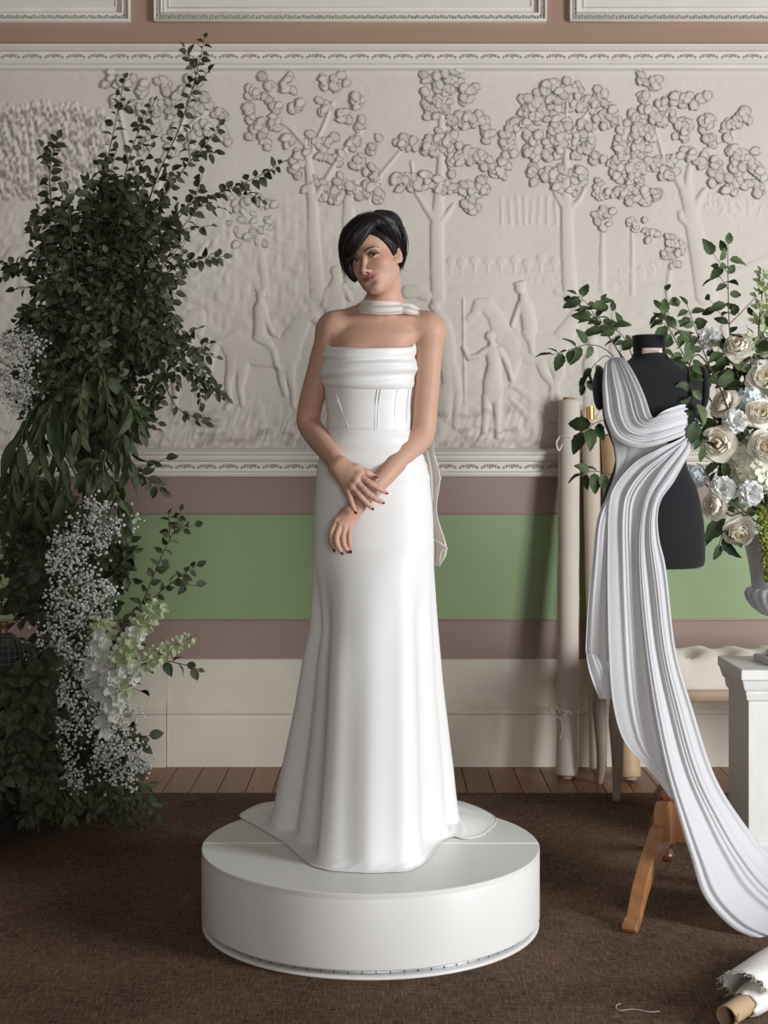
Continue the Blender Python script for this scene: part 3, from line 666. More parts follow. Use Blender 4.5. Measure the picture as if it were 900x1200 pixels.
# legs and feet inside the skirt
for sx, d in ((-1, .0), (1, .03)):
    bd.chain([W(438+sx*34,670,.03+d), W(436+sx*24,795,.0+d), W(434+sx*24,850,.03+d), W(434+sx*20,955,.04+d)], (.086,.056,.052,.036), .02)
    bd.chain([W(434+sx*20,958,.045+d), W(434+sx*22,972,-.02+d), W(434+sx*24,980,-.09+d)], (.033,.030,.020), .015)
def hell(c, r, R=HR, k=.012, mode='add'): bd.ell(c, np.array(r)*HS, R, k*HS, mode)
def hcone(a, c, r0, r1, k=.012, mode='add'): bd.cone(a, c, r0*HS, r1*HS, k*HS, mode)
def hchain(p, r, k=.012):
    for i in range(len(p)-1): hcone(p[i], p[i+1], r[i], r[i+1], k)
# ---- head
hell(h(0,-.006,.036), (.071,.092,.080), HR, .012)
hell(h(0,.028,-.030), (.0595,.054,.082), HR, .02)
hell(h(0,.020,-.066), (.045,.049,.038), HR, .02)
for s in (-1, 1):
    hcone(h(s*.048,-.004,-.048), h(s*.012,.058,-.092), .017, .0145, .02)
    hell(h(s*.040,.048,-.026), (.020,.022,.020), HR, .03)
    hell(h(s*.024,.066,.020), (.022,.014,.010), HR, .014)
hcone(h(-.006,.062,-.0955), h(.006,.062,-.0955), .0145, .0145, .012)
for s in (-1, 1): hell(h(s*.031,.093,-.002), (.0165,.016,.0115), HR, .010, 'cut')
for s in (-1, 1): hell(h(s*.031,.0655,.0), (.0138,.0130,.0130), HR, .004)
hcone(h(0,.078,.004), h(0,.1050,-.038), .0060, .0080, .008); hell(h(0,.1065,-.0405), (.0086,.0086,.0074), HR, .006)
for s in (-1, 1):
    hell(h(s*.0098,.0920,-.0445), (.0056,.0085,.0054), HR, .006)
    hell(h(s*.0060,.0965,-.0530), (.0028,.0045,.0035), HR, .003, 'cut')
    # upper and lower lids
    hchain([h(s*.0165,.0755,-.0005), h(s*.023,.0800,.0062), h(s*.032,.0795,.0080), h(s*.041,.0735,.0050), h(s*.0470,.0660,.0000)], (.0022,.0028,.0030,.0028,.0022), .003)
    hchain([h(s*.0165,.0755,-.0015), h(s*.024,.0790,-.0060), h(s*.033,.0785,-.0072), h(s*.042,.0715,-.0046), h(s*.0470,.0660,-.0008)], (.0018,.0020,.0022,.0020,.0018), .003)
# mouth
hell(h(0,.0650,-.066), (.024,.0105,.013), HR, .024)
LIPU = [(-.0298,.0665,-.0600),(-.016,.0775,-.0614),(-.0045,.0828,-.0605),(0,.0828,-.0615),(.0045,.0828,-.0605),(.016,.0775,-.0604),(.0305,.0665,-.0560)]
LIPL = [(-.0268,.0690,-.0622),(-.013,.0790,-.0690),(0,.0828,-.0708),(.013,.0790,-.0668),(.0270,.0690,-.0588)]
hchain([h(*p) for p in LIPU], (.0012,.0024,.0030,.0028,.0030,.0024,.0012), .004)
hchain([h(*p) for p in LIPL], (.0012,.0030,.0036,.0030,.0012), .004)
for a, c in (((-.0298,.0690,-.0610),(-.010,.0835,-.0655)), ((-.010,.0835,-.0655),(.010,.0835,-.0650)), ((.010,.0835,-.0646),(.0310,.0690,-.0566))): hcone(h(*a), h(*c), .0013, .0013, .002, 'cut')
for s_ in (-1, 1): hcone(h(s_*.0305,.068,-.0605), h(s_*.0330,.066,-.0575), .0016, .0012, .004, 'cut')
hell(h(0,.083,-.081), (.016,.006,.005), HR, .010, 'cut')
# ears
for s in (-1, 1):
    Re = HR @ np.array(Matrix.Rotation(s*math.radians(38), 3, 'Z') @ Matrix.Rotation(math.radians(-8), 3, 'X'))
    c = h(s*.071, -.006, -.006); hell(c, (.0065,.0165,.0300), Re, .006); hell(h(s*.066,.004,-.028), (.007,.010,.010), Re, .006)
    hell(c+Re @ np.array([s*.0060,.003,.003]), (.0045,.0095,.0175), Re, .003, 'cut')
V, F = bd.mesh()
L = ((V-HO) @ HR)/HS
def dist(pts, fw=1.0):
    d = np.full(len(L), 9.)
    for a, c in zip(pts[:-1], pts[1:]):
        a, c = np.array(a), np.array(c); v = c-a; t = np.clip(((L-a) @ v)/(v @ v), 0, 1); d = np.minimum(d, np.linalg.norm((L-a-t[:,None]*v)*np.array([1,fw,1]), axis=1))
    return d
fall = lambda d, r0, r1: smooth((r1-d)/(r1-r0))
lipa = np.maximum(fall(dist(LIPU, .35), .0026, .0042), fall(dist(LIPL, .35), .0036, .0052))
mouth = dist([(-.0298,.069,-.0608),(-.010,.083,-.0655),(.010,.083,-.0646),(.0310,.069,-.0566)], .3); lipl = fall(mouth, .0004, .0018)*.8
lida = np.maximum(*[fall(dist([(q_*.018,.077,.004),(q_*.026,.081,.0095),(q_*.034,.080,.011),(q_*.045,.072,.007)]), .0015, .0090) for q_ in (-1,1)])*.9
blu = np.maximum(*[fall(dist([(q_*.040,.066,-.030),(q_*.056,.040,-.015)]), .004, .028) for q_ in (-1,1)])*.45
person_me = make_mesh('person', V, F, [m_skin])
for nm, ar in (('lip', lipa), ('lid', lida), ('blush', blu), ('mouthline', lipl*(L[:,1] > .06))): person_me.attributes.new(nm, 'FLOAT', 'POINT').data.foreach_set('value', ar.astype(np.float32))
person = put('person', person_me); tag(person, 'dark haired woman in a strapless white gown standing with crossed hands on the podium', 'person')
# ---- eyes, lashes, brows, nails
for s in (-1, 1):
    q = MB(); q.ball((0,0,0), .0126*HS, 20, 14)
    e = q.mesh('eye', [m_eyew, m_iris, m_lash]); o = put('eye', e, person)
    look = np.array([s*.0-.10, .985, .02]) if s > 0 else np.array([-.04, .99, .02])
    look = HR.T @ (np.array([0,0,CAM_H])-h(s*.031,.066,0)); look /= np.linalg.norm(look)
    for p in e.polygons:
        c = np.array(p.center)/(.0122*HS); a = math.degrees(math.acos(max(-1, min(1, float((HR.T @ c) @ look)/np.linalg.norm(c)))))
        p.material_index = 2 if a < 13 else (1 if a < 31 else 0)
    o.location = h(s*.031,.0672,.0003)
    q = MB(); lp = [(s*.0165,.0775,-.0008),(s*.023,.0835,.0040),(s*.031,.0835,.0052),(s*.040,.0775,.0032),(s*.0475,.0690,-.0006),(s*.0505,.0660,.0014)]
    sp = spline([h(*p) for p in lp], 14); q.tube(sp, np.interp(np.linspace(0,1,14), [0,.3,.8,1], [.0009,.0021,.0023,.0005]), 6)
    q.put('eyelashes', m_lash, person)
    q = MB(); lp = [(s*.012,.0862,.0148),(s*.022,.0856,.0190),(s*.034,.0800,.0222),(s*.044,.0705,.0208),(s*.0500,.0618,.0175)]
    sp = spline([h(*p) for p in lp], 14); G = []
    for i, p in enumerate(sp):
        t = i/13; wd = .0034*(1-t*.75); G.append([p+HR @ np.array([0,.0012,-wd*.5]), p+HR @ np.array([0,.0026,0]), p+HR @ np.array([0,.0008,wd*.5])])
    q.grid(G); solidify(q.put('eyebrow', m_brow, person), .003)
for c, d, up, nl in nails:
    d = np.asarray(d, float); d /= np.linalg.norm(d); up = np.asarray(up, float); up -= d*(up@d); up /= np.linalg.norm(up); s_ = np.cross(d, up)
    q = MB(); q.ball(c, (.0046,.0022,nl*.92), 10, 8, R=np.stack([s_, up, d], 1)); q.put('fingernail', m_nail, person)

# ---------------------------------------------------------------- hair
hx = np.arange(W(392,0,0)[0], W(482,0,0)[0], .0019); hy = np.arange(Y0-.15, Y0+.14, .0019); hz = np.arange(W(0,340,0)[2], W(0,238,0)[2], .0019)
hf = Field(hx, hy, hz)
def cap():
    sl, X, Y, Z = hf.sub((hx[0],hy[0],hz[0]), (hx[-1],hy[-1],hz[-1])); D = [X-HO[0], Y-HO[1], Z-HO[2]]
    l, f, u = [HR[0,j]*D[0]+HR[1,j]*D[1]+HR[2,j]*D[2] for j in range(3)]
    q = np.sqrt((l/.0765)**2+((f+.016)/.097)**2+((u-.036)/.0845)**2); d = (q-1)*.080
    cut = f-(.016+.80*u+.0*np.abs(l)); cut2 = -u-.058
    d = np.maximum(np.maximum(d, cut*.78), cut2); hf.put(sl, d.astype(np.float32), .006)
cap()
hc = lambda pts, k=.012: hf.chain(spline([W(*p[:3]) for p in pts], 12), np.interp(np.linspace(0,1,12), np.linspace(0,1,len(pts)), [p[3] for p in pts]), k)
hc([(440,259,-.082,.012),(429,265,-.100,.016),(418,276,-.108,.017),(410,289,-.100,.016),(406.5,302,-.082,.011)])
hc([(440,256,-.070,.016),(425,262,-.078,.022),(412,273,-.070,.024),(405.5,288,-.058,.019),(404.5,303,-.048,.012)])
hc([(437,265,-.098,.007),(428,274,-.112,.009),(419,286,-.116,.009),(411,299,-.104,.007)], .006)
hc([(405,298,-.060,.012),(406.5,310,-.052,.009),(411,321,-.046,.0065),(416.5,329.5,-.045,.0025)])
hc([(441,257,-.075,.013),(450,266,-.068,.014),(457.5,277,-.048,.014),(462,289,-.022,.012)])
hc([(443,254,-.04,.020),(456,260,-.01,.026),(463,274,.01,.026),(467,289,.02,.020),(466,303,.03,.017),(463.5,315,.035,.009)])
hf.ell(W(462,284,.055), (.038,.040,.055), k=.02); hf.ell(W(452,262,.03), (.045,.05,.038), k=.02)
Vh, Fh = hf.mesh()
hair = put('hair', make_mesh('hair', Vh, Fh, [m_hair]), person)
st = MB(); rs = np.random.default_rng(5)
flows = [[(440,256,-.086),(428,262,-.112),(416,274,-.122),(408,288,-.112),(405,303,-.088)], [(439,262,-.100),(429,270,-.116),(419,282,-.122),(411,296,-.110)], [(438,250,-.06),(420,256,-.075),(405,272,-.075),(401,292,-.064),(404,312,-.055),(411,324,-.050)],
         [(443,256,-.085),(454,266,-.080),(462,280,-.056),(465,292,-.028)], [(443,250,-.05),(460,256,-.03),(471,272,-.01),(474,292,.0),(469,310,.012),(465,320,.02)]]
for f in flows:
    for _ in range(46):
        j = rs.normal(0, 1, 3)*np.array([1.5,1.5,.004]); sp = spline([W(*(np.array(p)+j+rs.normal(0,.35,3)*np.array([1,1,.004]))) for p in f], 12)
        st.tube(sp, np.interp(np.linspace(0,1,12), [0,.2,.8,1], [.0006,.0013,.0011,.0003]), 4, cap=False)
for _ in range(14):                                 # loose wisps at the nape and temple
    a = rs.choice([0,1]); p0 = np.array((467,300,.02) if a else (405,308,-.05)); sp = [p0+np.array([0,0,0])]
    for k in range(4): sp.append(sp[-1]+np.array([rs.normal(1.3 if a else -.4,1.1), rs.uniform(2,5), rs.normal(0,.004)]))
    st.tube(spline([W(*p) for p in sp], 10), [.0007]*9+[.0002], 4, cap=False)
st.put('hair_strands', m_hair, hair, kind='stuff')

# ---------------------------------------------------------------- gown
NA = 144; TH = np.linspace(-PI, PI, NA, endpoint=False)     # 0 = front, + = her left (image right)
CX = lambda px: (px-450)*Y0/FPX
ZP = lambda py: CAM_H-(py-530)*Y0/FPX
def ringpts(cx, a, b_, cy, z, rad=None, pw=1.0):
    s, c = np.sin(TH), np.cos(TH); r = 1 if rad is None else rad
    return np.stack([cx+(a*r)*np.sign(s)*np.abs(s)**pw, Y0+cy-(b_*r)*np.sign(c)*np.abs(c)**pw, np.zeros(NA)+z], 1)
gown = MB()
# bodice (boned corset)
rows = []
for py in np.linspace(446, 507, 16):
    L_, R_e = np.interp(py, [446,456,480,507],[379,380.5,382.5,384]), np.interp(py,[446,456,480,507],[483.5,482,480.5,480.5])
    a = (R_e-L_)/2*Y0/FPX; bb_ = np.interp(py,[446,470,507],[.118,.101,.092])
    rows.append(ringpts(CX((L_+R_e)/2), a, bb_, .02, ZP(py), 1+.006*np.sin(TH*3+py*.2), .95))
gown.grid(np.array(rows), closed=True)
dress = gown.put('gown', m_dress, person)
solidify(dress, .003)
bod = np.array(rows)
def seam(path, r=.0010):
    """path: (row fraction, angle)"""
    pts = []
    for t, an in path:
        i = t*(len(bod)-1); i0 = int(min(i, len(bod)-2)); f = i-i0; j = ((an+PI)/(2*PI)*NA) % NA; j0 = int(j) % NA; g = j-int(j)
        R0 = bod[i0]*(1-f)+bod[i0+1]*f; pts.append(R0[j0]*(1-g)+R0[(j0+1) % NA]*g+np.array([math.sin(an)*.0016, -math.cos(an)*.0016, 0]))
    q = MB(); q.tube(spline(pts, 14), r, 6); q.put('boning', m_dress, dress)
D_ = math.radians
for p in ([(.0,-D_(74)),(.5,-D_(62)),(1,-D_(48))], [(.0,-D_(55)),(.5,-D_(42)),(1,-D_(27))], [(.1,-D_(50)),(.6,-D_(36)),(1,-D_(24))], [(.0,D_(14)),(.5,D_(9)),(1,D_(8))], [(.0,D_(18)),(.5,D_(13)),(1,D_(11))], [(0,D_(42)),(.5,D_(38)),(1,D_(38))], [(0,D_(66)),(1,D_(62))]): seam(p)
# cowl band across the bust
rows = []
for py, o in [(412,-.012),(406,-.010),(403.2,-.004),(402.5,.0),(404,.0045)]+[(p, .005) for p in np.linspace(408, 449, 16)]+[(453,.003),(455.5,-.002),(456,-.008),(452,-.014)]:
    L_, R_e = np.interp(py,[402,427,440,450,457],[380,376,375.5,374.8,376]), np.interp(py,[402,427,450,457],[487,489,486,484.5])
    a = (R_e-L_)/2*Y0/FPX-.005+o; bb_ = np.interp(py,[402,420,440,457],[.116,.128,.126,.112])+o
    fold = (.0060*np.sin((py-402)/12.5*PI+.9*np.sin(TH+.3)+.3*np.cos(TH*2))+.0024*np.sin((py-400)/5.6*PI+1.6*np.sin(TH*1.3-.6)))*(.30+.70*np.clip(np.cos(TH),0,1)**.5)+.0009*np.sin(py*.7+TH*5)
    if py > 451 or py < 403: fold = fold*.3
    R_ = ringpts(CX((L_+R_e)/2), a+0, bb_, .02, ZP(py), 1+fold/.11, .94)
    dip = np.clip(np.cos(TH), 0, 1)**.7*(1-smooth((py-403)/34))*7.6/410+np.where(py > 440, -.0, 0); R_[:,2] -= dip
    R_[:,2] += np.exp(-((np.abs(TH)-D_(82))/D_(9))**2)*.006*(1-smooth((py-403)/10)); 
    R_[:,2] += (py > 446)*.010*np.clip(-np.sin(TH),0,1)*.7 - (py > 446)*.006*np.cos(TH)
    rows.append(R_)
q = MB(); q.grid(np.array(rows), closed=True); subsurf(q.put('cowl_band', m_dress, dress), 1)
# skirt
def floorpt(px, py): D = FPX*(CAM_H-PZ)/(py-530); return ((px-450)*D/FPX, D-Y0)
ex_l = ([500,505,520,540,560,600,640,690,738,772,831,875,919,958,975],[383.5,383,378,373,370,368,367,364.5,361,352.5,342,332.5,322.7,315,311])
ex_r = ([500,505,520,540,560,600,640,665,738,806,855,914,972,975],[480.5,481,489,498,503.5,507.5,509,509,515.8,522,528,535.4,539,539.5])
TOPZ, BOTZ = ZP(500), PZ+.030
front_b = ([500,520,560,600,640,700,800,900,1000],[.093,.098,.110,.118,.122,.138,.185,.238,.305])
back_b = ([500,520,560,600,640,700,800,900,1000],[.092,.105,.125,.130,.128,.14,.19,.25,.34])
def outline(lst):
    f = [floorpt(p[1], p[2]) for p in lst]; d = [p[0] for p in lst]; ker = np.array([1,2,3,2,1])/9; wrap = lambda v: np.convolve(np.concatenate([v[-2:], v, v[:2]]), ker, 'valid')
    return np.stack([wrap(np.interp(np.degrees(TH), d, [q[0] for q in f])), Y0+wrap(np.interp(np.degrees(TH), d, [q[1] for q in f])), np.zeros(NA)], 1)
front_px = [(-66,337,990),(-56,350,1003),(-44,365,1014),(-28,388,1020),(0,432,1022.5),(25,476,1020.5),(38,495,1013),(48,506,1002),(56,514,990)]
base2 = outline([(-180,430,950),(-130,345,952),(-108,316,962),(-92,312,973),(-80,320,979)]+front_px+[(66,528,980),(80,539,975),(98,540,967),(130,510,952),(180,430,950)])
base2[:,0] -= .010*np.sin(TH); base2[:,1] += .010*np.cos(TH)
rows = []; zs_ = np.concatenate([np.linspace(ZP(502), ZP(640), 30), np.linspace(ZP(640), BOTZ, 80)[1:]])
vall = [(-73,4.5,.042),(-55,8,.066),(51,6.5,.044),(-26,13,.014),(16,14,.007),(74,6,.022),(118,10,.05),(150,12,.05),(-118,10,.05),(-150,12,.05),(180,10,.04)]
ridg = [(-64,4,.012),(-42,9,.012),(38,9,.012),(62,5,.012),(2,10,.006)]
dg = lambda d: (np.degrees(TH)-d+180) % 360-180
gl_t = (ex_l[0], [max(0,367-v)/(367-311) for v in ex_l[1]]); gr_t = (ex_r[0], [(v-509)/(539.5-509) for v in ex_r[1]])
s_, c_ = np.sin(TH), np.cos(TH); ring640 = None
for z in zs_:
    py = 530+(CAM_H-z)*FPX/Y0; tt = np.clip((py-640)/(530+(CAM_H-BOTZ)*FPX/Y0-640), 0, 1)
    if tt <= 0:
        L_, R_e = np.interp(py, *ex_l), np.interp(py, *ex_r); fb = np.interp(py, *front_b); kb = np.interp(py, *back_b)
        a = (R_e-L_)/2*Y0/FPX; cx = CX((L_+R_e)/2); rad = np.ones(NA)
        for k_, (c0, am) in enumerate(((513,.050),(524,.075),(536,.070),(550,.045))):      # soft tucks drawn across the waist
            rad += am*np.exp(-((py-c0-10*np.sin(TH*.9-.5+.5*k_))/4.2)**2)*np.clip(np.cos(TH*.8), 0, 1)
        bb_ = np.where(c_ > 0, fb, kb)
        R_ = np.stack([cx+a*rad*np.sign(s_)*np.abs(s_)**.95, Y0+.02-bb_*rad*np.sign(c_)*np.abs(c_)**.95, np.zeros(NA)+z], 1); ring640 = R_
    else:
        gl = np.clip(np.interp(py, *gl_t), 0, 1); gr = np.clip(np.interp(py, *gr_t), 0, 1)
        gd = np.where(s_ < 0, gl, gr)*s_**2+tt**1.12*c_**2
        R_ = ring640*(1-gd[:,None])+base2*gd[:,None]; R_[:,2] = z
        nrm = np.stack([s_, -c_], 1); dsp = np.zeros(NA); on = smooth(tt/.30)*(.35+.65*tt)
        for d, wd, am in vall: dsp -= am*on*np.exp(-dg(d)**2/(2*(wd*(1.35-.4*tt))**2))
        for d, wd, am in ridg: dsp += am*on*np.exp(-dg(d)**2/(2*wd**2))
        dsp += .0035*np.sin(py/34.+TH*3.1)*np.clip(c_,0,1)*(1-tt)
        R_[:,:2] += nrm*dsp[:,None]
    rows.append(R_)
base = rows[-1].copy(); base[:,2] = 0
# the hem: spreads onto the podium, with a short train to both sides and behind
hem_px = [(-180,430,936),(-150,360,936),(-128,305,943),(-112,277,957),(-100,296,966),(-92,314,977),(-80,318,979),(-66,336,990),(-56,349,1003),(-44,364,1015),(-28,386,1021.5),(0,432,1024),(25,478,1022),(38,496,1014),(48,507,1002),(56,514,989),(66,530,980),(78,543,985),(90,563,982),(100,579,969),(110,583,960),(122,563,948),(138,540,940),(160,490,936),(180,430,936)]
hem = outline(hem_px); NB = 14
far = np.linalg.norm((hem-base)[:,:2], axis=1)
for k in range(1, NB+1):
    t = k/NB; R_ = base*(1-t)+hem*t
    R_[:,2] = PZ+.0035+(BOTZ-PZ-.0035)*(1-t)**2.2+.010*np.sin(TH*9+2.2*np.sin(TH*4)+t*4)**2*np.clip(far/.10,0,1)*np.sin(PI*min(1,t*1.05)+.3)**2
    rows.append(R_)
# ease the drop into the flare
rows = np.array(rows); n0 = len(zs_)
for k in range(1, 22):
    i = n0-k; g = (1-k/22)**2.2; rows[i,:,:2] += (hem-base)[:,:2]*.16*g*np.clip(far/.15,0,1)[:,None]
q = MB(); q.grid(rows, closed=True); skirt = q.put('skirt', m_dress, dress); solidify(skirt, .002, 1.0)
q = MB(); q.tube(np.vstack([rows[-1], rows[-1][:1]]), .0014, 5, cap=False); q.put('hem', m_dress, skirt)
q = MB(); wr_ = ringpts(CX(432.0), (480.6-383.6)/2*Y0/FPX+.0018, .0935, .02, ZP(505), None, .95); q.tube(np.vstack([wr_, wr_[:1]]), .0016, 5, cap=False); q.put('waist_seam', m_dress, dress)

# ---------------------------------------------------------------- chiffon scarf
N1 = 72; A1 = np.linspace(-PI, PI, N1, endpoint=False); rows = []
for i, t in enumerate(np.linspace(0, 1, 15)):
    c = W(446.5, 352.5, .015)*(1-t)+W(448, 366, .012)*t; a = lerp(.056, .071, smooth(t)); bb_ = lerp(.058, .074, smooth(t)); fold = .0035*np.sin(t*PI*4.2+1.2*np.sin(A1+.6)+.4*A1)
    R_ = np.stack([c[0]+(a+fold)*np.sin(A1), c[1]-(bb_+fold)*np.cos(A1), c[2]-.004*np.sin(A1)*(1-t)+.010*np.cos(A1)*(-.8)*t+.012*(np.abs(np.sin(A1))*np.sin(A1) < -.4)*t*0], 1)
    R_[:,2] += -.010*np.cos(A1)*.6; rows.append(R_)
q = MB(); q.grid(np.array(rows), closed=True); scarf = q.put('scarf', m_scarf, person); solidify(scarf, .0015); subsurf(scarf, 1)
def strip(ctrL, ctrR, n=60, m=18, fold=.006, fr=3.0, seed=0):
    Lp = spline([W(*p) for p in ctrL], n); Rp = spline([W(*p) for p in ctrR], n); G = []
    for i in range(n):
        t = i/(n-1); row = []
        for j in range(m):
            s = j/(m-1); p = Lp[i]*(1-s)+Rp[i]*s; p = p+np.array([0,-1,0])*fold*math.sin(s*fr*2*PI+seed+2.0*t)*min(1, 4*t+.2); row.append(p)
        G.append(row)
    return np.array(G)
q = MB(); q.grid(strip([(456,354,.005),(474,354,.012),(485,357,.02),(497,368,.05),(503,385,.11),(502,420,.135),(500,470,.135),(497,520,.14),(500,560,.15),(500,600,.155),(503,640,.16),(506,664,.16)],
                     [(456,364,.0),(470,367,-.035),(482,369,-.035),(494,371,.01),(506,381,.06),(509,415,.10),(509,470,.11),(509,530,.12),(516,560,.12),(512,600,.12),(524,643,.12),(515,664,.13)], 70, 16, .007, 2.2))
tail = q.put('scarf_tail', m_scarf, scarf); solidify(tail, .0012); subsurf(tail, 1)
q = MB(); q.grid(strip([(466,440,.125),(470,470,.125),(472,500,.13),(478,540,.14),(490,600,.15)], [(496,430,.10),(494,470,.10),(493,500,.11),(505,545,.12),(508,600,.13)], 30, 10, .005, 2)); solidify(q.put('scarf_tail', m_scarf, scarf), .0012)
q = MB(); ed = spline([W(509,532,.118), W(515,556,.118), W(516,562,.118), W(509,572,.13), W(507,590,.13)], 30); q.tube(ed, .0022, 5); q.put('scarf_hem', m_scarf, scarf)
q = MB(); ed = spline([W(507,632,.125), W(515,636,.115), W(524,643,.118), W(517,647,.122), W(514.5,664,.13)], 30); q.tube(ed, .0022, 5); q.put('scarf_hem', m_scarf, scarf)
# ================================================================ DRESS FORM AND ITS DRAPE
DM = 4.45; MX = (763-450)*DM/FPX
def Q(px, py, d): return P(px, py, DM+d)
m_black = mat('black_jersey', (0.010,0.010,0.012,1), .85, sheen=.12, bump=.12, bscale=500, spec=.2)
m_wood = mat('honey_oak', (0.36,0.160,0.058,1), .38, var=.35, vscale=4, stretch=(9,9,1.2), coat=.15)
m_wood_d = mat('red_brown_wood', (0.17,0.062,0.032,1), .4, var=.3, vscale=5, coat=.15)
m_plate = mat('blush_printed_tag', (0.62,0.50,0.44,1), .5)
m_plate_t = mat('tag_print', (0.52,0.41,0.355,1), .5)
form = thing('dress_form', 'black dress form on a honey wood tripod stand, draped in white chiffon', 'mannequin', (MX+.05, DM, .004))
FL = np.array([MX+.05, DM, .004])
def fput(q, name, m, parent=form, **k): 
    q.V = [v-FL for v in q.V]; return q.put(name, m, parent, **k)
n = 56; A = np.linspace(-PI, PI, n, endpoint=False); zf = lambda py: CAM_H-(py-530)*DM/FPX; rows = []
S_ = [(412,744,781,.052,.02),(419,741,785,.056,.018),(425,733,793,.062,.015),(431,716,811,.070,.012),(438,704,823,.082,.008),(448,701,826,.096,.004),(462,703,823,.108,0),(480,706,820,.116,0),(495,708,818,.114,0),(510,714,812,.100,.004),(525,720,806,.090,.008),(540,722,804,.086,.01),(552,719,807,.090,.01),(570,711,816,.100,.008),(590,706,821,.110,.006),(612,702,824.5,.116,.006),(640,701,826,.117,.006),(656,701,826,.116,.006),(662,702.5,824.5,.113,.006),(664.5,707,820,.105,.006)]
for py in list(np.linspace(412, 660, 70))+[662, 664, 664.6]:
    I = lambda i: np.interp(py, [q[0] for q in S_], [q[i] for q in S_]); L_, R_e = I(1), I(2); a = (R_e-L_)/2*DM/FPX; cx = ((L_+R_e)/2-450)*DM/FPX
    bust = .020*np.exp(-((py-484)/17)**2)*(np.exp(-((np.degrees(A)-33)/20)**2)+np.exp(-((np.degrees(A)+33)/20)**2))
    c = np.cos(A); fb = np.where(c > 0, I(3), I(3)*.9)
    rows.append(np.stack([cx+a*np.sign(np.sin(A))*np.abs(np.sin(A))**.9, DM+I(4)-(fb+bust)*np.sign(c)*np.abs(c)**.92, np.zeros(n)+zf(py)], 1))
q = MB(); q.grid(np.array(rows), closed=True); q.F.append(tuple(range((len(rows)-1)*n, len(rows)*n))); q.M.append(0); q.F.append(tuple(range(n-1,-1,-1))); q.M.append(0)
torso_f = fput(q, 'torso', m_black)
q = MB(); q.lathe([(.0,.0),(.047,.0),(.049,.003),(.050,.045),(.0535,.049),(.053,.052),(.045,.055),(.0,.056)], 40, (MX-.002, DM+.022, zf(413))); auto_smooth(fput(q, 'neck_cap', m_black), 50)
q = MB(); G = []
for t in np.linspace(-1, 1, 9): G.append([[MX-.002+.031*t, DM+.020-.0500*math.sqrt(max(0,1-(t*.55)**2))-.0035, zf(417)], [MX-.002+.031*t, DM+.020-.0490*math.sqrt(max(0,1-(t*.55)**2))-.0035, zf(408.5)]])
q.grid(np.array(G)); solidify(fput(q, 'name_tag', m_plate), .0015)
q = MB()                                           # faint illegible print on the tag
for k in range(11):
    t = -.62+.124*k; q.box((MX-.002+.031*t-.0011, DM+.020-.0500*math.sqrt(1-(t*.55)**2)-.0052, zf(413.9)), (MX-.002+.031*t+.0011, DM+.020-.0495*math.sqrt(1-(t*.55)**2)-.0040, zf(411.4)))
fput(q, 'tag_print', m_plate_t, kind='stuff')
for sx in (-1, 1):                                 # flat covered plates closing the armholes
    q = MB(); q.ball((MX+sx*.158, DM+.002, zf(455)), (.020,.052,.068), 20, 14); fput(q, 'armhole_plate', m_black)
zb = zf(664); HX = (782-450)*DM/FPX
q = MB(); q.tube([(MX+.02, DM, zb+.03), (HX-.012, DM, .62), (HX, DM, .30)], [.019,.018,.017], 20); fput(q, 'pole', m_wood)
q = MB(); q.lathe([(.0,.085),(.012,.088),(.020,.098),(.022,.108),(.016,.122),(.010,.128),(.016,.134),(.030,.142),(.034,.150),(.034,.275),(.040,.285),(.042,.297),(.034,.308),(.026,.325),(.022,.36),(.0,.36)], 12, (HX, DM, 0)); auto_smooth(fput(q, 'hub', m_wood_d), 25)
LP = [(.02,.276),(.060,.280),(.080,.274),(.088,.250),(.092,.222),(.104,.215),(.125,.218),(.20,.185),(.28,.145),(.345,.102),(.385,.058),(.405,.034),(.435,.032),(.452,.026),(.458,.012),(.450,0),(.425,0),(.405,.008),(.372,.030),(.330,.062),(.27,.094),(.19,.122),(.11,.140),(.02,.150)]
d0 = math.atan2(-.42, -.19)
for an in (d0, math.radians(-18), math.radians(86)):
    q = MB(); q.prism(LP, 1, -.021, .021); V = q.V[0].copy(); bm_c = V[:,1]
    V = np.stack([HX+V[:,0]*math.cos(an)-V[:,1]*math.sin(an), DM+V[:,0]*math.sin(an)+V[:,1]*math.cos(an), V[:,2]+.004], 1); q.V = [V]
    o = fput(q, 'leg', m_wood, smooth_=False); md = o.modifiers.new('bevel', 'BEVEL'); md.width = .004; md.segments = 2; md.limit_method = 'ANGLE'

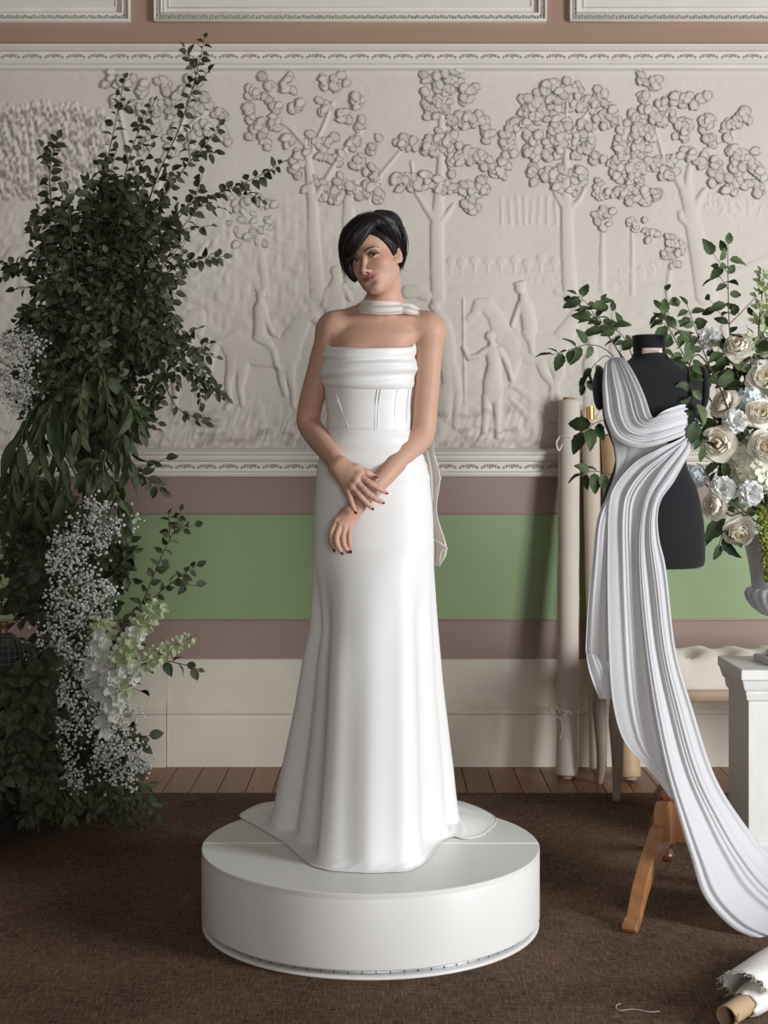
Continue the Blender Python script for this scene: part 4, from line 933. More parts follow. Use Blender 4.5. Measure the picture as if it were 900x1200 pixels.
m_chiffon = mat('white_silk_chiffon', (0.77,0.765,0.78,1), .55, sheen=.2, transl=.32, alpha=.86, spec=.2)
m_chiffon2 = mat('sheer_white_chiffon', (0.77,0.765,0.78,1), .55, sheen=.2, transl=.45, alpha=.72, spec=.2)
m_veil = mat('sheer_grey_white_chiffon', (0.80,0.79,0.80,1), .55, transl=.4, alpha=.50, spec=.2)
drape = thing('draped_chiffon', 'long white sheer chiffon draped over the black dress form and trailing to the floor', 'fabric', (0,0,0))
rdr = np.random.default_rng(11)
def cloth(name, L_, R_, n=110, m=64, amp=.006, freqs=(5,9,14), seed=1, m_=None, thick=.0008, gather=None, parent=drape, bulge=.0):
    """L_, R_: edge points (px, py, depth); pleats run along the length"""
    r = np.random.default_rng(seed); Lp = spline([Q(*p) for p in L_], n); Rp = spline([Q(*p) for p in R_], n)
    ph = r.uniform(0, 2*PI, len(freqs)); dr_ = r.uniform(-1.2, 1.2, len(freqs)); am = [1/(1+.25*k) for k in range(len(freqs))]
    s = np.linspace(0, 1, m); G = np.zeros((n, m, 3))
    warp = s+.05*np.sin(2*PI*s*2+seed)
    for i in range(n):
        t = i/(n-1); g = 1 if gather is None else np.interp(t, gather[0], gather[1])
        f = sum(a*np.sin(2*PI*fr*warp+p+d*t*2) for a, fr, p, d in zip(am, freqs, ph, dr_)); f = np.sign(f)*np.abs(f)**.9
        row = Lp[i][None]*(1-s[:,None])+Rp[i][None]*s[:,None]
        row[:,1] -= amp*g*f+bulge*np.sin(PI*s); row[:,2] += .25*amp*g*f; G[i] = row
    q = MB(); q.grid(G); o = q.put(name, m_ or m_chiffon, parent); solidify(o, thick); return G
# shoulder strap fanning into the cowl and round to the far side of the bust
G1 = cloth('shoulder_swag', [(717,419,-.03),(709,427,-.060),(706,445,-.085),(706,462,-.105),(709,490,-.125),(721,514,-.138),(745,525,-.146),(772,521,-.150),(800,511,-.122),(815,504,-.060)],
      [(722,419,-.03),(732,422,-.070),(744,440,-.105),(755,464,-.128),(763,487,-.150),(768,489,-.158),(777,482,-.160),(789,477,-.150),(804,474,-.112),(819,484,-.050)], 120, 80, .0040, (3.4,5.9,9.5), 3, gather=([0,.1,.4,.7,.93,1],[.5,.8,1.2,1.1,.5,.15]), bulge=.004)
# thin layer stretched over the waist between the swag and the swath
cloth('waist_veil', [(708,488,-.108),(715,508,-.118),(721,530,-.098),(721,552,-.092),(712,578,-.100),(703,600,-.105)],
      [(768,520,-.135),(784,520,-.118),(778,530,-.106),(748,550,-.104),(736,575,-.112),(735,600,-.118)], 40, 30, .0012, (3,5), 4, m_veil)
# the swath falling from the far bust across the waist to the near hip and on down
cloth('waist_swath', [(816,490,-.055),(802,511,-.120),(772,526,-.140),(745,541,-.120),(722,567,-.114),(714,590,-.122),(712,640,-.128),(712,700,-.135),(714,770,-.148),(719,827,-.160),(732,869,-.178),(760,901,-.205),(787,936,-.245)],
      [(818,500,-.055),(806,524,-.105),(790,552,-.115),(775,578,-.125),(766,605,-.132),(768,650,-.136),(774,700,-.136),(781,760,-.138),(788,810,-.145),(796,850,-.165),(802,885,-.19),(807,915,-.215),(812,945,-.235)], 150, 90, .0048, (2.6,4.7,8.3), 8, m_chiffon, gather=([0,.06,.15,.3,.5,1],[.15,.5,.8,.8,.5,.4]), bulge=.006)
cloth('hip_fold', [(760,534,-.128),(738,551,-.112),(716,578,-.106),(706,592,-.110),(699,614,-.114),(695,650,-.112),(690,700,-.106),(687,745,-.104),(687,768,-.104),(694,798,-.104),(702,819,-.104)],
      [(782,532,-.128),(758,553,-.116),(738,576,-.112),(724,596,-.116),(718,618,-.119),(718,650,-.118),(718,700,-.114),(718,745,-.112),(718,775,-.112),(717,800,-.112),(716,820,-.112)], 100, 44, .0055, (1.4,2.6,4.4), 5, m_chiffon, gather=([0,.3,1],[.4,.6,.8]))
cloth('hem_flap', [(687,766,-.112),(690,785,-.122),(697,806,-.122),(703,819,-.119)], [(704,768,-.119),(713,778,-.132),(719,800,-.129),(716,820,-.122)], 24, 20, .004, (1.5,3), 6, m_chiffon)
cloth('train', [(813,498,-.065),(798,522,-.128),(776,548,-.134),(758,578,-.136),(750,612,-.142),(748,650,-.148),(750,700,-.154),(756,760,-.168),(766,830,-.198),(780,900,-.238),(797,962,-.288),(811,1008,-.325),(825,1050,-.375),(853,1083,-.415),(881,1098,-.440),(925,1110,-.470),(985,1126,-.51)],
      [(819,509,-.055),(807,533,-.100),(790,564,-.116),(776,584,-.130),(771,604,-.138),(773,632,-.145),(781,668,-.152),(792,761,-.165),(811,827,-.180),(839,911,-.195),(877,971,-.200),(905,1002,-.215),(935,1024,-.24),(965,1042,-.28),(995,1060,-.33),(1025,1080,-.38),(1050,1096,-.42)], 190, 100, .0066, (1.5,2.7,4.6,8.2), 12, m_chiffon, gather=([0,.06,.12,.25,.5,.8,1],[.15,.4,.55,.5,.6,.9,.6]), bulge=.012)
q = MB(); q.tube([G1[0].mean(0)+np.array([0,.01,.006]), G1[0].mean(0)+np.array([0,-.008,-.008])], [.004,.006], 8); q.put('gathered_knot', m_chiffon, drape)
q = MB(); e = spline([Q(*p) for p in [(713,772,-.141),(719,827,-.152),(732,869,-.172),(760,901,-.203),(787,936,-.243)]], 40); q.tube(e, .0014, 5); q.put('rolled_hem', m_chiffon, drape)
q = MB(); e = spline([Q(*p) for p in [(687,766,-.112),(697,772,-.120),(706,783,-.126),(716,797,-.128)]], 24); q.tube(e, .0016, 5); q.put('rolled_hem', m_chiffon, drape)

# ================================================================ ROLLS OF FABRIC LEANING ON THE WALL
m_roll = mat('ivory_fabric_roll', (0.66,0.585,0.50,1), .75, var=.06, vscale=6, sheen=.2)
m_roll2 = mat('cream_fabric_roll', (0.62,0.525,0.42,1), .75, var=.06, vscale=6, sheen=.2)
m_kraft = mat('kraft_paper_roll', (0.50,0.345,0.185,1), .55, var=.1, vscale=6)
m_card = mat('cardboard_core', (0.40,0.27,0.16,1), .8, var=.1, vscale=10)
m_gold = mat('gold_foil_core', (0.75,0.47,0.14,1), .3, metal=.8)
m_ribbon = mat('cream_ribbon', (0.78,0.72,0.64,1), .5)
def fabric_roll(label, top, bot, r, m, core_m, core_r, core_out, lap=.6, group='fabric rolls leaning on the wall'):
    p0, p1 = P(*bot), P(*top); ax = p1-p0; Lh = np.linalg.norm(ax); ax /= Lh; a, b_, _ = frame_of(ax)
    t = thing('fabric_roll', label, 'fabric roll', tuple(p0), 0, group)
    q = MB(); N = 120; G = []
    zz = [0,.004,.03]+list(np.linspace(.06, Lh-.06, 14))+[Lh-.03, Lh-.004, Lh]
    for z in zz:
        row = []
        for k in range(N):
            an = 2*PI*2.0*k/(N-1); rr = r*(.94+.06*k/(N-1))*(1-(.04 if z in (0, Lh) else 0))+.0010*math.sin(z*23+an); row.append(ax*z+rr*(math.cos(an+lap)*a+math.sin(an+lap)*b_))
        G.append(row)
    q.grid(np.array(G)); o = q.put('wound_cloth', m, t); solidify(o, .002)
    q = MB()
    for z, s in ((.002, 1), (Lh-.002, -1)):
        for rr in np.arange(core_r+.004, r*.93, .0065): q.tube([ax*(z)+rr*(math.cos(x)*a+math.sin(x)*b_) for x in np.linspace(0, 2*PI, 28)], .0030, 5, cap=False)
    q.put('wound_edge', m, t, kind='stuff')
    q = MB(); pts = [(-.008), (Lh+core_out)]
    G = [[ax*z+rr*(math.cos(x)*a+math.sin(x)*b_) for x in np.linspace(0, 2*PI, 24, endpoint=False)] for z, rr in ((Lh*.5, core_r*.82), (-core_out*.6-.006, core_r*.82), (-core_out*.6-.006, core_r))]
    q.grid(np.array(G), closed=True)
    G = [[ax*z+rr*(math.cos(x)*a+math.sin(x)*b_) for x in np.linspace(0, 2*PI, 24, endpoint=False)] for z, rr in ((-core_out*.6-.006, core_r), (Lh+core_out, core_r), (Lh+core_out, core_r*.82), (Lh*.5, core_r*.82))]
    q.grid(np.array(G), closed=True); auto_smooth(q.put('core', core_m, t), 40)
    return t, p0, ax, a, b_
def tie(t, p0, ax, a, b_, z, r, bow):
    q = MB(); ring = [ax*(z+.003*math.sin(x*2))+(r+.0025)*(math.cos(x)*a+math.sin(x)*b_) for x in np.linspace(0, 2*PI, 30)]; q.tube(ring, .0035, 6, cap=False)
    for loop in bow:
        q.tube(spline([np.array(p) for p in loop], 16), np.interp(np.linspace(0,1,16), [0,.5,1], [.0028,.0040,.0024]), 6)
    q.put('ribbon_tie', m_ribbon, t)
YR = YW-.045
R1 = fabric_roll('tall ivory fabric roll, leftmost by the wall and tied with ribbon at both ends', (667,470,YR-.028), (664.5,908,5.985), .0450, m_roll, m_card, .026, .014, lap=1.9)
B = lambda px, py, Y: P(px, py, Y)-R1[1]
tie(*R1[:5], .26, .0450, [[B(657,837,5.92),B(650,826,5.90),B(643,829,5.90),B(646,836,5.90),B(656,842,5.91)], [B(657,840,5.92),B(659,856,5.92),B(656,866,5.92)], [B(660,838,5.92),B(666,834,5.92),B(671,838,5.93)]])
tie(*R1[:5], 1.40, .0450, [[B(656,512,6.08),B(652,519,6.07),B(655,528,6.07),B(659,520,6.07)]])
R2 = fabric_roll('slim ivory fabric roll with a gold core, second from the left behind the first roll', (692,492,YR-.02), (701,900,6.04), .036, m_roll2, m_gold, .018, .055, lap=1.2)
R3 = fabric_roll('tan paper fabric roll leaning behind the dress form, rightmost of the rolls', (716,512,YR-.025), (738,910,5.93), .046, m_kraft, m_card, .028, .010, lap=2.4)
# ================================================================ BENCH
m_bwood = mat('limed_grey_brown_wood', (0.43,0.34,0.28,1), .5, var=.2, vscale=5, stretch=(8,8,1), bump=.08, bscale=60)
m_bwood2 = mat('pale_limed_oak', (0.50,0.37,0.25,1), .5, var=.25, vscale=5, stretch=(1,8,8), bump=.06, bscale=60)
m_cush = mat('cream_linen_cushion', (0.72,0.66,0.56,1), .85, var=.05, vscale=8, bump=.06, bscale=250, sheen=.2)
bench = thing('bench', 'low upholstered bench with cream tufted seat and limed cabriole legs by the wall', 'bench', (.95, 5.66, 0))
BL = np.array([.95, 5.66, 0.])
bx0, bx1, by0, by1 = (712-450)*5.60/FPX, 1.92, 5.53, 5.90; zr = .425
q = MB(); q.box((bx0,by0,zr-.035),(bx1,by1,zr+.012), bev=.008); q.V = [v-BL for v in q.V]; q.put('seat_rail', m_bwood2, bench)
nx, ny = 64, 20; U = np.linspace(0,1,nx); Vv = np.linspace(0,1,ny); G = np.zeros((ny,nx,3))
for j, v in enumerate(Vv):
    for i, u in enumerate(U):
        x = lerp(bx0+.01, bx1-.01, u); y = lerp(by0+.006, by1-.006, v); e = (1-abs(2*u-1)**18)*(1-abs(2*v-1)**6); tx = ((x*7.2) % 1)-.5; ty = ((v*2) % 1)-.5
        G[j,i] = (x, y, zr+.03+.118*e**.5-.030*math.exp(-(tx*tx*18+ty*ty*10))*e+.004*math.sin(x*40+v*7)*e)
q = MB(); q.grid(G)
side = [tuple(p) for p in G[0]]; q.grid(np.array([G[0], [(p[0],p[1]-.004,zr+.02) for p in G[0]], [(p[0],p[1],zr+.012) for p in G[0]]])); q.grid(np.array([G[-1], [(p[0],p[1],zr+.012) for p in G[-1]]])); q.grid(np.array([G[:,0], [(p[0],p[1],zr+.012) for p in G[:,0]]])); q.grid(np.array([G[:,-1], [(p[0],p[1],zr+.012) for p in G[:,-1]]]))
q.V = [v-BL for v in q.V]; cu = q.put('cushion', m_cush, bench)
for i in range(6):
    x = (math.ceil(bx0*7.2)+i+.0)/7.2+.5/7.2-.0
    for yv in (.25,.75):
        if x < bx1-.03: b = MB(); b.ball((0,0,0), (.009,.009,.005), 10, 6); b.put('tuft_button', m_cush, cu, loc=(x-BL[0], lerp(by0,by1,yv)-BL[1], zr+.118))
for lx, ly, lean in ((bx0+.030, by0+.035, 0), (bx0+.012, by1-.035, 1), (bx1-.03, by0+.035, 0), (bx1-.03, by1-.035, 1)):
    q = MB(); s = -1 if ly < 5.7 else 1; pts = [(lx, ly, zr-.02), (lx-.004, ly+s*.010, zr-.10), (lx, ly+s*.004, .25), (lx+.004, ly-s*.006, .14), (lx+.002, ly-s*.002, .06), (lx-.004, ly+s*.010, .005 if s < 0 else .001)]
    q.tube(spline(pts, 22), np.interp(np.linspace(0,1,22), [0,.25,.6,.85,1], [.026,.030,.022,.017,.013]), 10); q.V = [v-BL for v in q.V]; q.put('leg', m_bwood, bench)
# ================================================================ PLINTH AND URN
m_pl = mat('white_painted_wood', (0.74,0.725,0.70,1), .45, var=.10, vscale=6, stretch=(6,6,1), bump=.05, bscale=40)
plinth = thing('plinth', 'white painted square wooden plinth carrying the urn of white flowers', 'plinth', (1.338, 4.91, .004))
def sq(a, z): return [(-a,-a,z),(a,-a,z),(a,a,z),(-a,a,z)]
def stack(prof, name, par, m=m_pl):
    q = MB(); V = []; 
    for a, z in prof: V += sq(a, z)
    K = len(prof); F = [(k*4+i, k*4+(i+1)%4, k*4+4+(i+1)%4, k*4+4+i) for k in range(K-1) for i in range(4)]+[(3,2,1,0), tuple(range(4*K-4, 4*K))]
    q.add(V, F); o = q.put(name, m, par, smooth_=False); md = o.modifiers.new('bevel','BEVEL'); md.width = .002; md.segments = 2; md.limit_method = 'ANGLE'; return o
stack([(.139,.0),(.139,.525)], 'shaft', plinth); stack([(.155,.0),(.155,.050),(.146,.062),(.1395,.064)], 'foot_moulding', plinth)
stack([(.141,.520),(.146,.524),(.150,.545),(.150,.556),(.155,.560)], 'neck_moulding', plinth); stack([(.155,.556),(.159,.566),(.165,.590),(.170,.595),(.170,.624),(.168,.627)], 'top', plinth)
m_urn = mat('powder_grey_painted_urn', (0.60,0.61,0.66,1), .5, var=.16, vscale=14, bump=.06, bscale=80)
UX, UY, UZ = 1.352, 4.90, .631
urn = thing('urn', 'grey white classical urn with fluted bowl and square base on the plinth', 'urn', (UX, UY, UZ))
o = stack([(.078,0),(.078,.020),(.074,.024)], 'square_base', urn, m_urn); o.rotation_euler = (0,0,.16)
q = MB(); q.lathe([(.060,.024),(.062,.030),(.060,.040),(.050,.048),(.044,.060),(.034,.085),(.028,.110),(.026,.120),(.034,.126),(.037,.134),(.034,.142),(.024,.146),(.024,.150)], 40); q.put('pedestal', m_urn, urn)
q = MB(); q.lathe([(.026,.146),(.040,.152),(.075,.165),(.105,.188),(.124,.215),(.130,.236),(.124,.250),(.112,.256)], 132, wob=lambda a, i: 1+(0.050 if 1 <= i <= 6 else 0)*(abs(math.sin(a*11))**.7-.55)); q.put('fluted_bowl', m_urn, urn)
q = MB(); q.lathe([(.106,.250),(.108,.262),(.112,.300),(.120,.350),(.130,.395),(.138,.420),(.146,.428),(.148,.436),(.142,.442),(.132,.438),(.122,.40),(.11,.34),(.0,.33)], 56); auto_smooth(q.put('flared_body', m_urn, urn), 50)
# ================================================================ ROLL LYING ON THE CARPET
m_muslin = mat('white_frayed_muslin', (0.80,0.77,0.73,1), .8, bump=.2, bscale=220, transl=.15)
A0, A1_ = P(851,1192,3.36), P(985,1100,3.80); A0[2] = .036; A1_[2] = .062
ax = A1_-A0; LL = np.linalg.norm(ax); ax /= LL; aa, bb2, _ = frame_of(ax)
froll = thing('fabric_roll', 'frayed white cloth roll with a bare cardboard core lying on the carpet', 'fabric roll', tuple(A0))
circ = lambda z, r, n=40, j=0, w=0: [ax*(z+w*math.sin(3*x+j)*.5+w*math.sin(7*x)*.3)+r*(math.cos(x)*aa+math.sin(x)*bb2) for x in np.linspace(0, 2*PI, n, endpoint=False)]
q = MB(); q.grid(np.array([circ(.30,.022), circ(.0,.022), circ(-.001,.0235), circ(0,.0255), circ(.30,.0255)]), closed=True); auto_smooth(q.put('core', m_card, froll), 40)
q = MB(); q.box((-.004,-.001,-.010),(.004,.001,.010)); q.put('tape_end', m_card, froll, loc=tuple(ax*.012+aa*-.020+np.array([0,-.018,.004])), rot=(0,.4,.5))
rows = []
for k, (z, r) in enumerate([(.085,.0275),(.095,.032),(.12,.036),(.17,.040),(.22,.046),(.30,.050),(.40,.053),(.55,.055)]): rows.append([p+np.array([0,0,max(0,-(p[2]+A0[2])+.008)])+rdr.normal(0,.0007,3) for p in circ(z, r, 44, k*.4, .012 if k < 4 else 0)])
q = MB(); q.grid(np.array(rows), closed=True); solidify(q.put('wound_cloth', m_muslin, froll), .0018)
G = []; nrm = np.cross(ax, [0,0,1.]); nrm /= np.linalg.norm(nrm)              # loose flap thrown back over the roll
FR = np.array([-.010, .004, -.008, .006, -.004, .010, -.009, .003, -.006])
for i, t in enumerate(np.linspace(0, 1, 26)):
    row = []
    for j, s in enumerate(np.linspace(0, 1, 22)):
        an = 2.6-3.0*s; r = .054+.030*math.sin(PI*s)*(1-t*.6)+.006*math.sin(9*s+5*t); z = .13+.42*t-.055*math.sin(PI*s*1.1+.3)*(1-t)+(.007*math.sin(17*s*3.1)+.004*math.sin(s*61))*(1 if i == 0 else .2*(i == 1))
        p = ax*z+r*(math.cos(an)*nrm*-1+math.sin(an)*np.array([0,0,1.])); p[2] = max(p[2], -A0[2]+.008); row.append(p)
    G.append(row)
q = MB(); q.grid(np.array(G)); solidify(q.put('loose_flap', m_muslin, froll), .0015)
q = MB()
for j in range(22):
    for _ in range(5):
        p = np.array(G[0][j]); d = -ax*rdr.uniform(.006,.018)+rdr.normal(0,.004,3); e = p+d; e[2] = max(e[2], -A0[2]+.006); q.tube([p, p+d*.5+rdr.normal(0,.001,3), e], .0005, 3)
q.put('frayed_threads', m_muslin, froll, kind='stuff')
q = MB(); q.tube(spline([(.575,3.52,.006),(.560,3.50,.007),(.565,3.475,.006),(.60,3.48,.007),(.635,3.465,.006),(.66,3.47,.006)], 30), .0007, 4); o = q.put('loose_thread', m_muslin); tag(o, 'tiny loose white thread lying on the brown carpet', 'thread')
# ================================================================ FOLIAGE AND FLOWERS
rf = np.random.default_rng(21)
m_stem = mat('brown_green_twig', (0.060,0.042,0.024,1), .7); m_stem_g = mat('green_stem', (0.075,0.105,0.035,1), .6)
def leafmat(n, c, back): return mat(n, c, .58, var=.3, vscale=30, backcol=back, spec=.22)
LG = [leafmat('dark_leaf', (0.016,0.026,0.009,1), (0.034,0.044,0.022,1)), leafmat('mid_leaf', (0.026,0.037,0.013,1), (0.050,0.058,0.030,1)), leafmat('olive_leaf', (0.052,0.055,0.024,1), (0.085,0.086,0.048,1))]
LR = [leafmat('fresh_leaf', (0.020,0.050,0.014,1), (0.055,0.085,0.032,1)), leafmat('deep_fresh_leaf', (0.012,0.030,0.010,1), (0.038,0.060,0.024,1)), leafmat('pale_fresh_leaf', (0.048,0.082,0.028,1), (0.08,0.112,0.05,1))]
LL_ = [leafmat('long_leaf', (0.020,0.036,0.010,1), (0.042,0.056,0.024,1)), leafmat('long_leaf_pale', (0.040,0.060,0.017,1), (0.062,0.076,0.034,1))]  # second one is a paler leaf colour, mixed in at random
def leaf_mesh(m, seed, wd=.30, tip=1.0, curl=.25, ser=.0, nl=7, nw=5):
    """a leaf of length 1 along +x, blade up +z, with a stalk"""
    r = random.Random(seed); G = []; tw = r.uniform(-.35,.35); cu = curl*r.uniform(.5,1.4); ph = r.uniform(0,6)
    for i in range(nl):
        t = i/(nl-1); w_ = wd*(math.sin(PI*min(1, max(0,t))**.80)**.80 if 0 < t < 1 else 0)+.004; w_ *= 1+ser*(1 if i % 2 else -1)
        row = []
        for j in range(nw):
            s = -1+2*j/(nw-1); y = s*w_; z = .16*abs(s)*w_*2-cu*t*t+.03*math.sin(5*t+ph+s*2)
            row.append((.10+.9*t, y*math.cos(tw*t)-z*math.sin(tw*t)*.3, z+y*math.sin(tw*t)))
        G.append(row)
    q = MB(); q.grid(np.array(G)); q.tube([(0,0,0),(.05,0,.004),(.12,0,.0)], [.013,.011,.008], 4, cap=False)
    return q.mesh('leaf', m)
ML = [leaf_mesh(m, s+10*k, .29, curl=.22) for k, m in enumerate(LG) for s in range(3)]
MLw = [.30,.30,.30,.22,.22,.22,.10,.10,.10]; MLw = np.cumsum(MLw)/sum(MLw)
MR = [leaf_mesh(m, 50+s+10*k, .27, curl=.34, ser=.06, nl=9) for k, m in enumerate(LR) for s in range(3)]
MG_ = [leaf_mesh(m, 90+s+10*k, .095, curl=.40, nl=9, nw=3) for k, m in enumerate(LL_) for s in range(3)]
MB_ = [leaf_mesh(m, 130+s+10*k, .17, curl=.22, nl=8) for k, m in enumerate(LL_) for s in range(3)]
def orient(d, up):
    d = np.asarray(d, float); d /= np.linalg.norm(d)+1e-9; up = np.asarray(up, float); up = up-d*(up@d); up /= np.linalg.norm(up)+1e-9
    y = np.cross(up, d); return Matrix(((d[0],y[0],up[0]),(d[1],y[1],up[1]),(d[2],y[2],up[2]))).to_euler()
def rpick(meshes, w=None):
    return meshes[int(np.searchsorted(w, rf.random()))] if w is not None else meshes[rf.integers(0, len(meshes))]
def branch(name, label, pts, nleaf, size, meshes=None, wts=None, t0=.15, rad=.004, group=None, cat='branch', spread=1.0, droop=.25, twigs=0, m_st=None, dens=1.0, face=(0,-.8,.5), mat_world=True, parent=None):
    """pts: world points, base first"""
    meshes = meshes or ML; wts = MLw if meshes is ML else wts
    p = spline(pts, 26); p0 = p[0].copy(); p = p-p0
    t = thing(name, label, cat, tuple(p0), 0, group) if parent is None else parent
    q = MB(); q.tube(p, np.linspace(rad, rad*.3, 26), 5); paths = [(p, t0, nleaf)]
    for k in range(twigs):
        i = int(rf.uniform(.3, .85)*25); d = p[min(i+2,25)]-p[i-2]; d /= np.linalg.norm(d); sd = rf.normal(0,1,3)*np.array([1,.6,1]); sd -= d*(sd@d); sd /= np.linalg.norm(sd)
        ln = rf.uniform(.5,1.0)*size*2.6; tp = spline([p[i], p[i]+(d*.6+sd*.7)*ln*.5, p[i]+(d*.9+sd)*ln*.85], 10); q.tube(tp, np.linspace(rad*.5, rad*.25, 10), 4); paths.append((tp, .25, max(3, int(nleaf*.16))))
    q.put('stem', m_st or m_stem, t)
    sgn = 1
    for pp, ts, n in paths:
        K = len(pp)
        for k in range(n):
            u = ts+(1-ts)*((k+.5)/n)**dens; i = min(K-2, max(1, int(u*(K-1)))); f = u*(K-1)-i; pos = pp[i]*(1-f)+pp[i+1]*f
            d = pp[i+1]-pp[i-1]; d /= np.linalg.norm(d)+1e-9; sd = np.cross(d, np.array(face)); sd /= np.linalg.norm(sd)+1e-9; sgn = -sgn
            out = d*rf.uniform(.25,.9)+sgn*sd*spread*rf.uniform(.5,1.1)+np.array([0,0,-droop])+rf.normal(0,.28,3)
            if k == n-1: out = d+rf.normal(0,.15,3)
            up = np.array(face)+rf.normal(0,.45,3); s = size*rf.uniform(.65,1.2)*(1-.25*max(0,u-.8)/.2)
            put('leaf', rpick(meshes, wts), t, tuple(pos), orient(out, up), s)
    return t
DL = 5.38
def px(*l): return [P(a, b, DL+c) for a, b, c in l]
TREE = 'tall foliage arrangement by the left wall'
# support hidden in the greenery
m_iron = mat('black_iron', (.02,.02,.02,1), .6, metal=.5)
st = thing('plant_stand', 'black iron stand half hidden inside the tall foliage arrangement', 'stand', (P(100,700,DL+.06)[0], DL+.06, .004))
q = MB(); q.tube([(0,0,0),(0,0,2.05)], .012, 10); q.put('post', m_iron, st); q = MB(); q.lathe([(.0,.0),(.13,.0),(.13,.010),(.02,.016),(.0,.016)], 28); q.put('base', m_iron, st)
for z in (.55, 1.05, 1.55, 1.95):
    q = MB(); q.tube([(.075*math.cos(a), .075*math.sin(a), z) for a in np.linspace(0, 2*PI, 20)], .006, 6, cap=False); q.tube([(-.075,0,z),(.075,0,z)], .005, 6); q.put('ring', m_iron, st)
core = lambda y: (105+8*math.sin(y*.02), y, .04)
BR = [
 ('tallest leafy branch of the left arrangement, its tip crossing the upper cornice', [core(470),(135,330,.0),(165,262,-.02),(185,205,-.02),(208,155,-.03),(225,105,-.03),(233,75,-.03),(240,43,-.03)], 40, .043, 3),
 ('thin upright leafy branch at the upper left of the arrangement', [core(450),(118,320,.0),(123,240,-.02),(126,190,-.03),(136,140,-.03),(146,90,-.03)], 30, .043, 2),
 ('short leafy branch between the two tallest tips of the arrangement', [core(430),(130,290,.0),(142,225,-.02),(158,165,-.02),(182,117,-.03)], 26, .042, 3),
 ('leafy branch leaning right below the tallest tip of the arrangement', [core(470),(150,310,-.02),(185,240,-.05),(218,195,-.06),(240,170,-.06),(258,147,-.06)], 34, .042, 4),
 ('long leafy branch reaching far right across the carved wall', [core(480),(150,320,-.04),(185,272,-.08),(222,240,-.10),(262,224,-.10),(300,208,-.10),(332,190,-.10)], 40, .045, 4),
 ('leafy branch tip pointing right above the carved rider', [core(500),(150,380,-.06),(190,325,-.12),(225,306,-.13),(262,300,-.13)], 32, .044, 2),
 ('upright drooping leafy branch at the left edge of the crown', [core(470),(85,350,.0),(66,270,-.02),(58,215,-.03),(62,180,-.03),(68,162,-.03)], 34, .045, 3),
 ('low leafy branch stretching left to the edge of the picture', [core(500),(75,370,-.02),(45,325,-.04),(20,308,-.05),(3,325,-.05)], 30, .044, 3),
 ('leafy branch at the left of the dense crown below the drooping one', [core(480),(85,360,-.02),(60,300,-.04),(42,275,-.04),(38,262,-.04)], 24, .042, 2),
 ('dense leafy branch sweeping right toward the carved horse', [core(540),(135,420,-.10),(175,405,-.16),(210,425,-.19),(240,450,-.20),(266,468,-.20)], 46, .040, 6),
 ('thin twig with a few leaves below the dense right branch', [core(560),(150,440,-.10),(185,440,-.16),(205,475,-.18),(225,488,-.18),(243,497,-.18)], 12, .042, 1),
 ('short leafy spray ending beside the carved horse tail', [core(520),(150,400,-.08),(195,400,-.12),(225,408,-.14),(246,402,-.14)], 20, .036, 2),
 ('second leafy branch curving down to the right over the carved horse', [core(530),(135,400,-.12),(180,392,-.18),(212,400,-.2),(236,432,-.22),(255,462,-.22)], 40, .040, 5),
 ('dark drooping twig above the mauve wall band', [core(600),(130,545,-.08),(155,552,-.10),(175,562,-.11),(190,575,-.11)], 14, .050, 1),
 ('sparse leafy branch rising in front of the green wall band', [core(800),(135,760,-.06),(165,710,-.10),(188,655,-.12),(205,620,-.12),(212,598,-.12)], 26, .044, 2),
 ('sparse leafy twig leaning right in front of the green wall band', [core(790),(140,745,-.06),(172,708,-.10),(205,680,-.12),(232,662,-.12)], 18, .044, 1),
 ('low twig with five hanging leaves in front of the cream skirting', [core(820),(150,790,-.08),(185,775,-.12),(212,778,-.13),(235,785,-.13)], 9, .055, 0),
 ('leafy branch low on the left in front of the green wall band', [core(760),(70,690,-.04),(45,650,-.06),(22,640,-.06),(2,655,-.06)], 26, .050, 3),
]
for lb, pts, n, s, tw in BR: branch('leafy_branch', lb, px(*pts), n, s, twigs=tw, t0=.28)
# the dense body of the crown
for k in range(120):
    y = rf.uniform(240, 520); c = core(y+60); an = rf.uniform(0, 2*PI); rr = rf.uniform(.35,1)**.5
    cy = 335 if y < 420 else 430; ex = 122+rr*math.cos(an)*(108 if y < 420 else 90); ey = cy+rr*math.sin(an)*(138 if y < 420 else 95); dz = rf.uniform(-.32,.10)*(1.15-rr*.6)
    if ex > 226: ex = 226-rf.uniform(0,25)
    branch('leafy_branch', 'leafy branch in the dense dark crown of the tall left arrangement', px(c, ((c[0]+ex)/2+rf.normal(0,8), (c[1]+ey)/2-14, dz*.55), (ex, ey, dz)), 26, .047, twigs=3, t0=.25, group='leafy branches of the dense crown')
for k in range(26):                                # looser growth at the upper right of the crown
    ex, ey = rf.uniform(110, 246), rf.uniform(165, 300); c = core(ey+150); dz = rf.uniform(-.25,.12)
    branch('leafy_branch', 'looser leafy branch at the upper right of the dense crown', px(c, ((c[0]+ex)/2-4, (c[1]+ey)/2+6, dz*.5), (ex, ey, dz)), 22, .045, twigs=3, t0=.30, group='looser branches of the crown')
for k in range(60):                                # dark leaves low down around the white sprays
    y = rf.uniform(600, 900); c = core(y); ex = rf.uniform(-30, 150+.12*max(0,y-700)); ey = y+rf.uniform(-60, 70); dz = rf.uniform(-.19,.10)
    branch('leafy_branch', 'dark leafy sprig tucked among the white sprays at the foot of the left arrangement', px(c, ((c[0]+ex)/2, (c[1]+ey)/2-10, dz*.6), (ex, min(ey, 925), dz)), 20, .060, twigs=2, t0=.3, group='leafy sprigs at the foot of the arrangement')
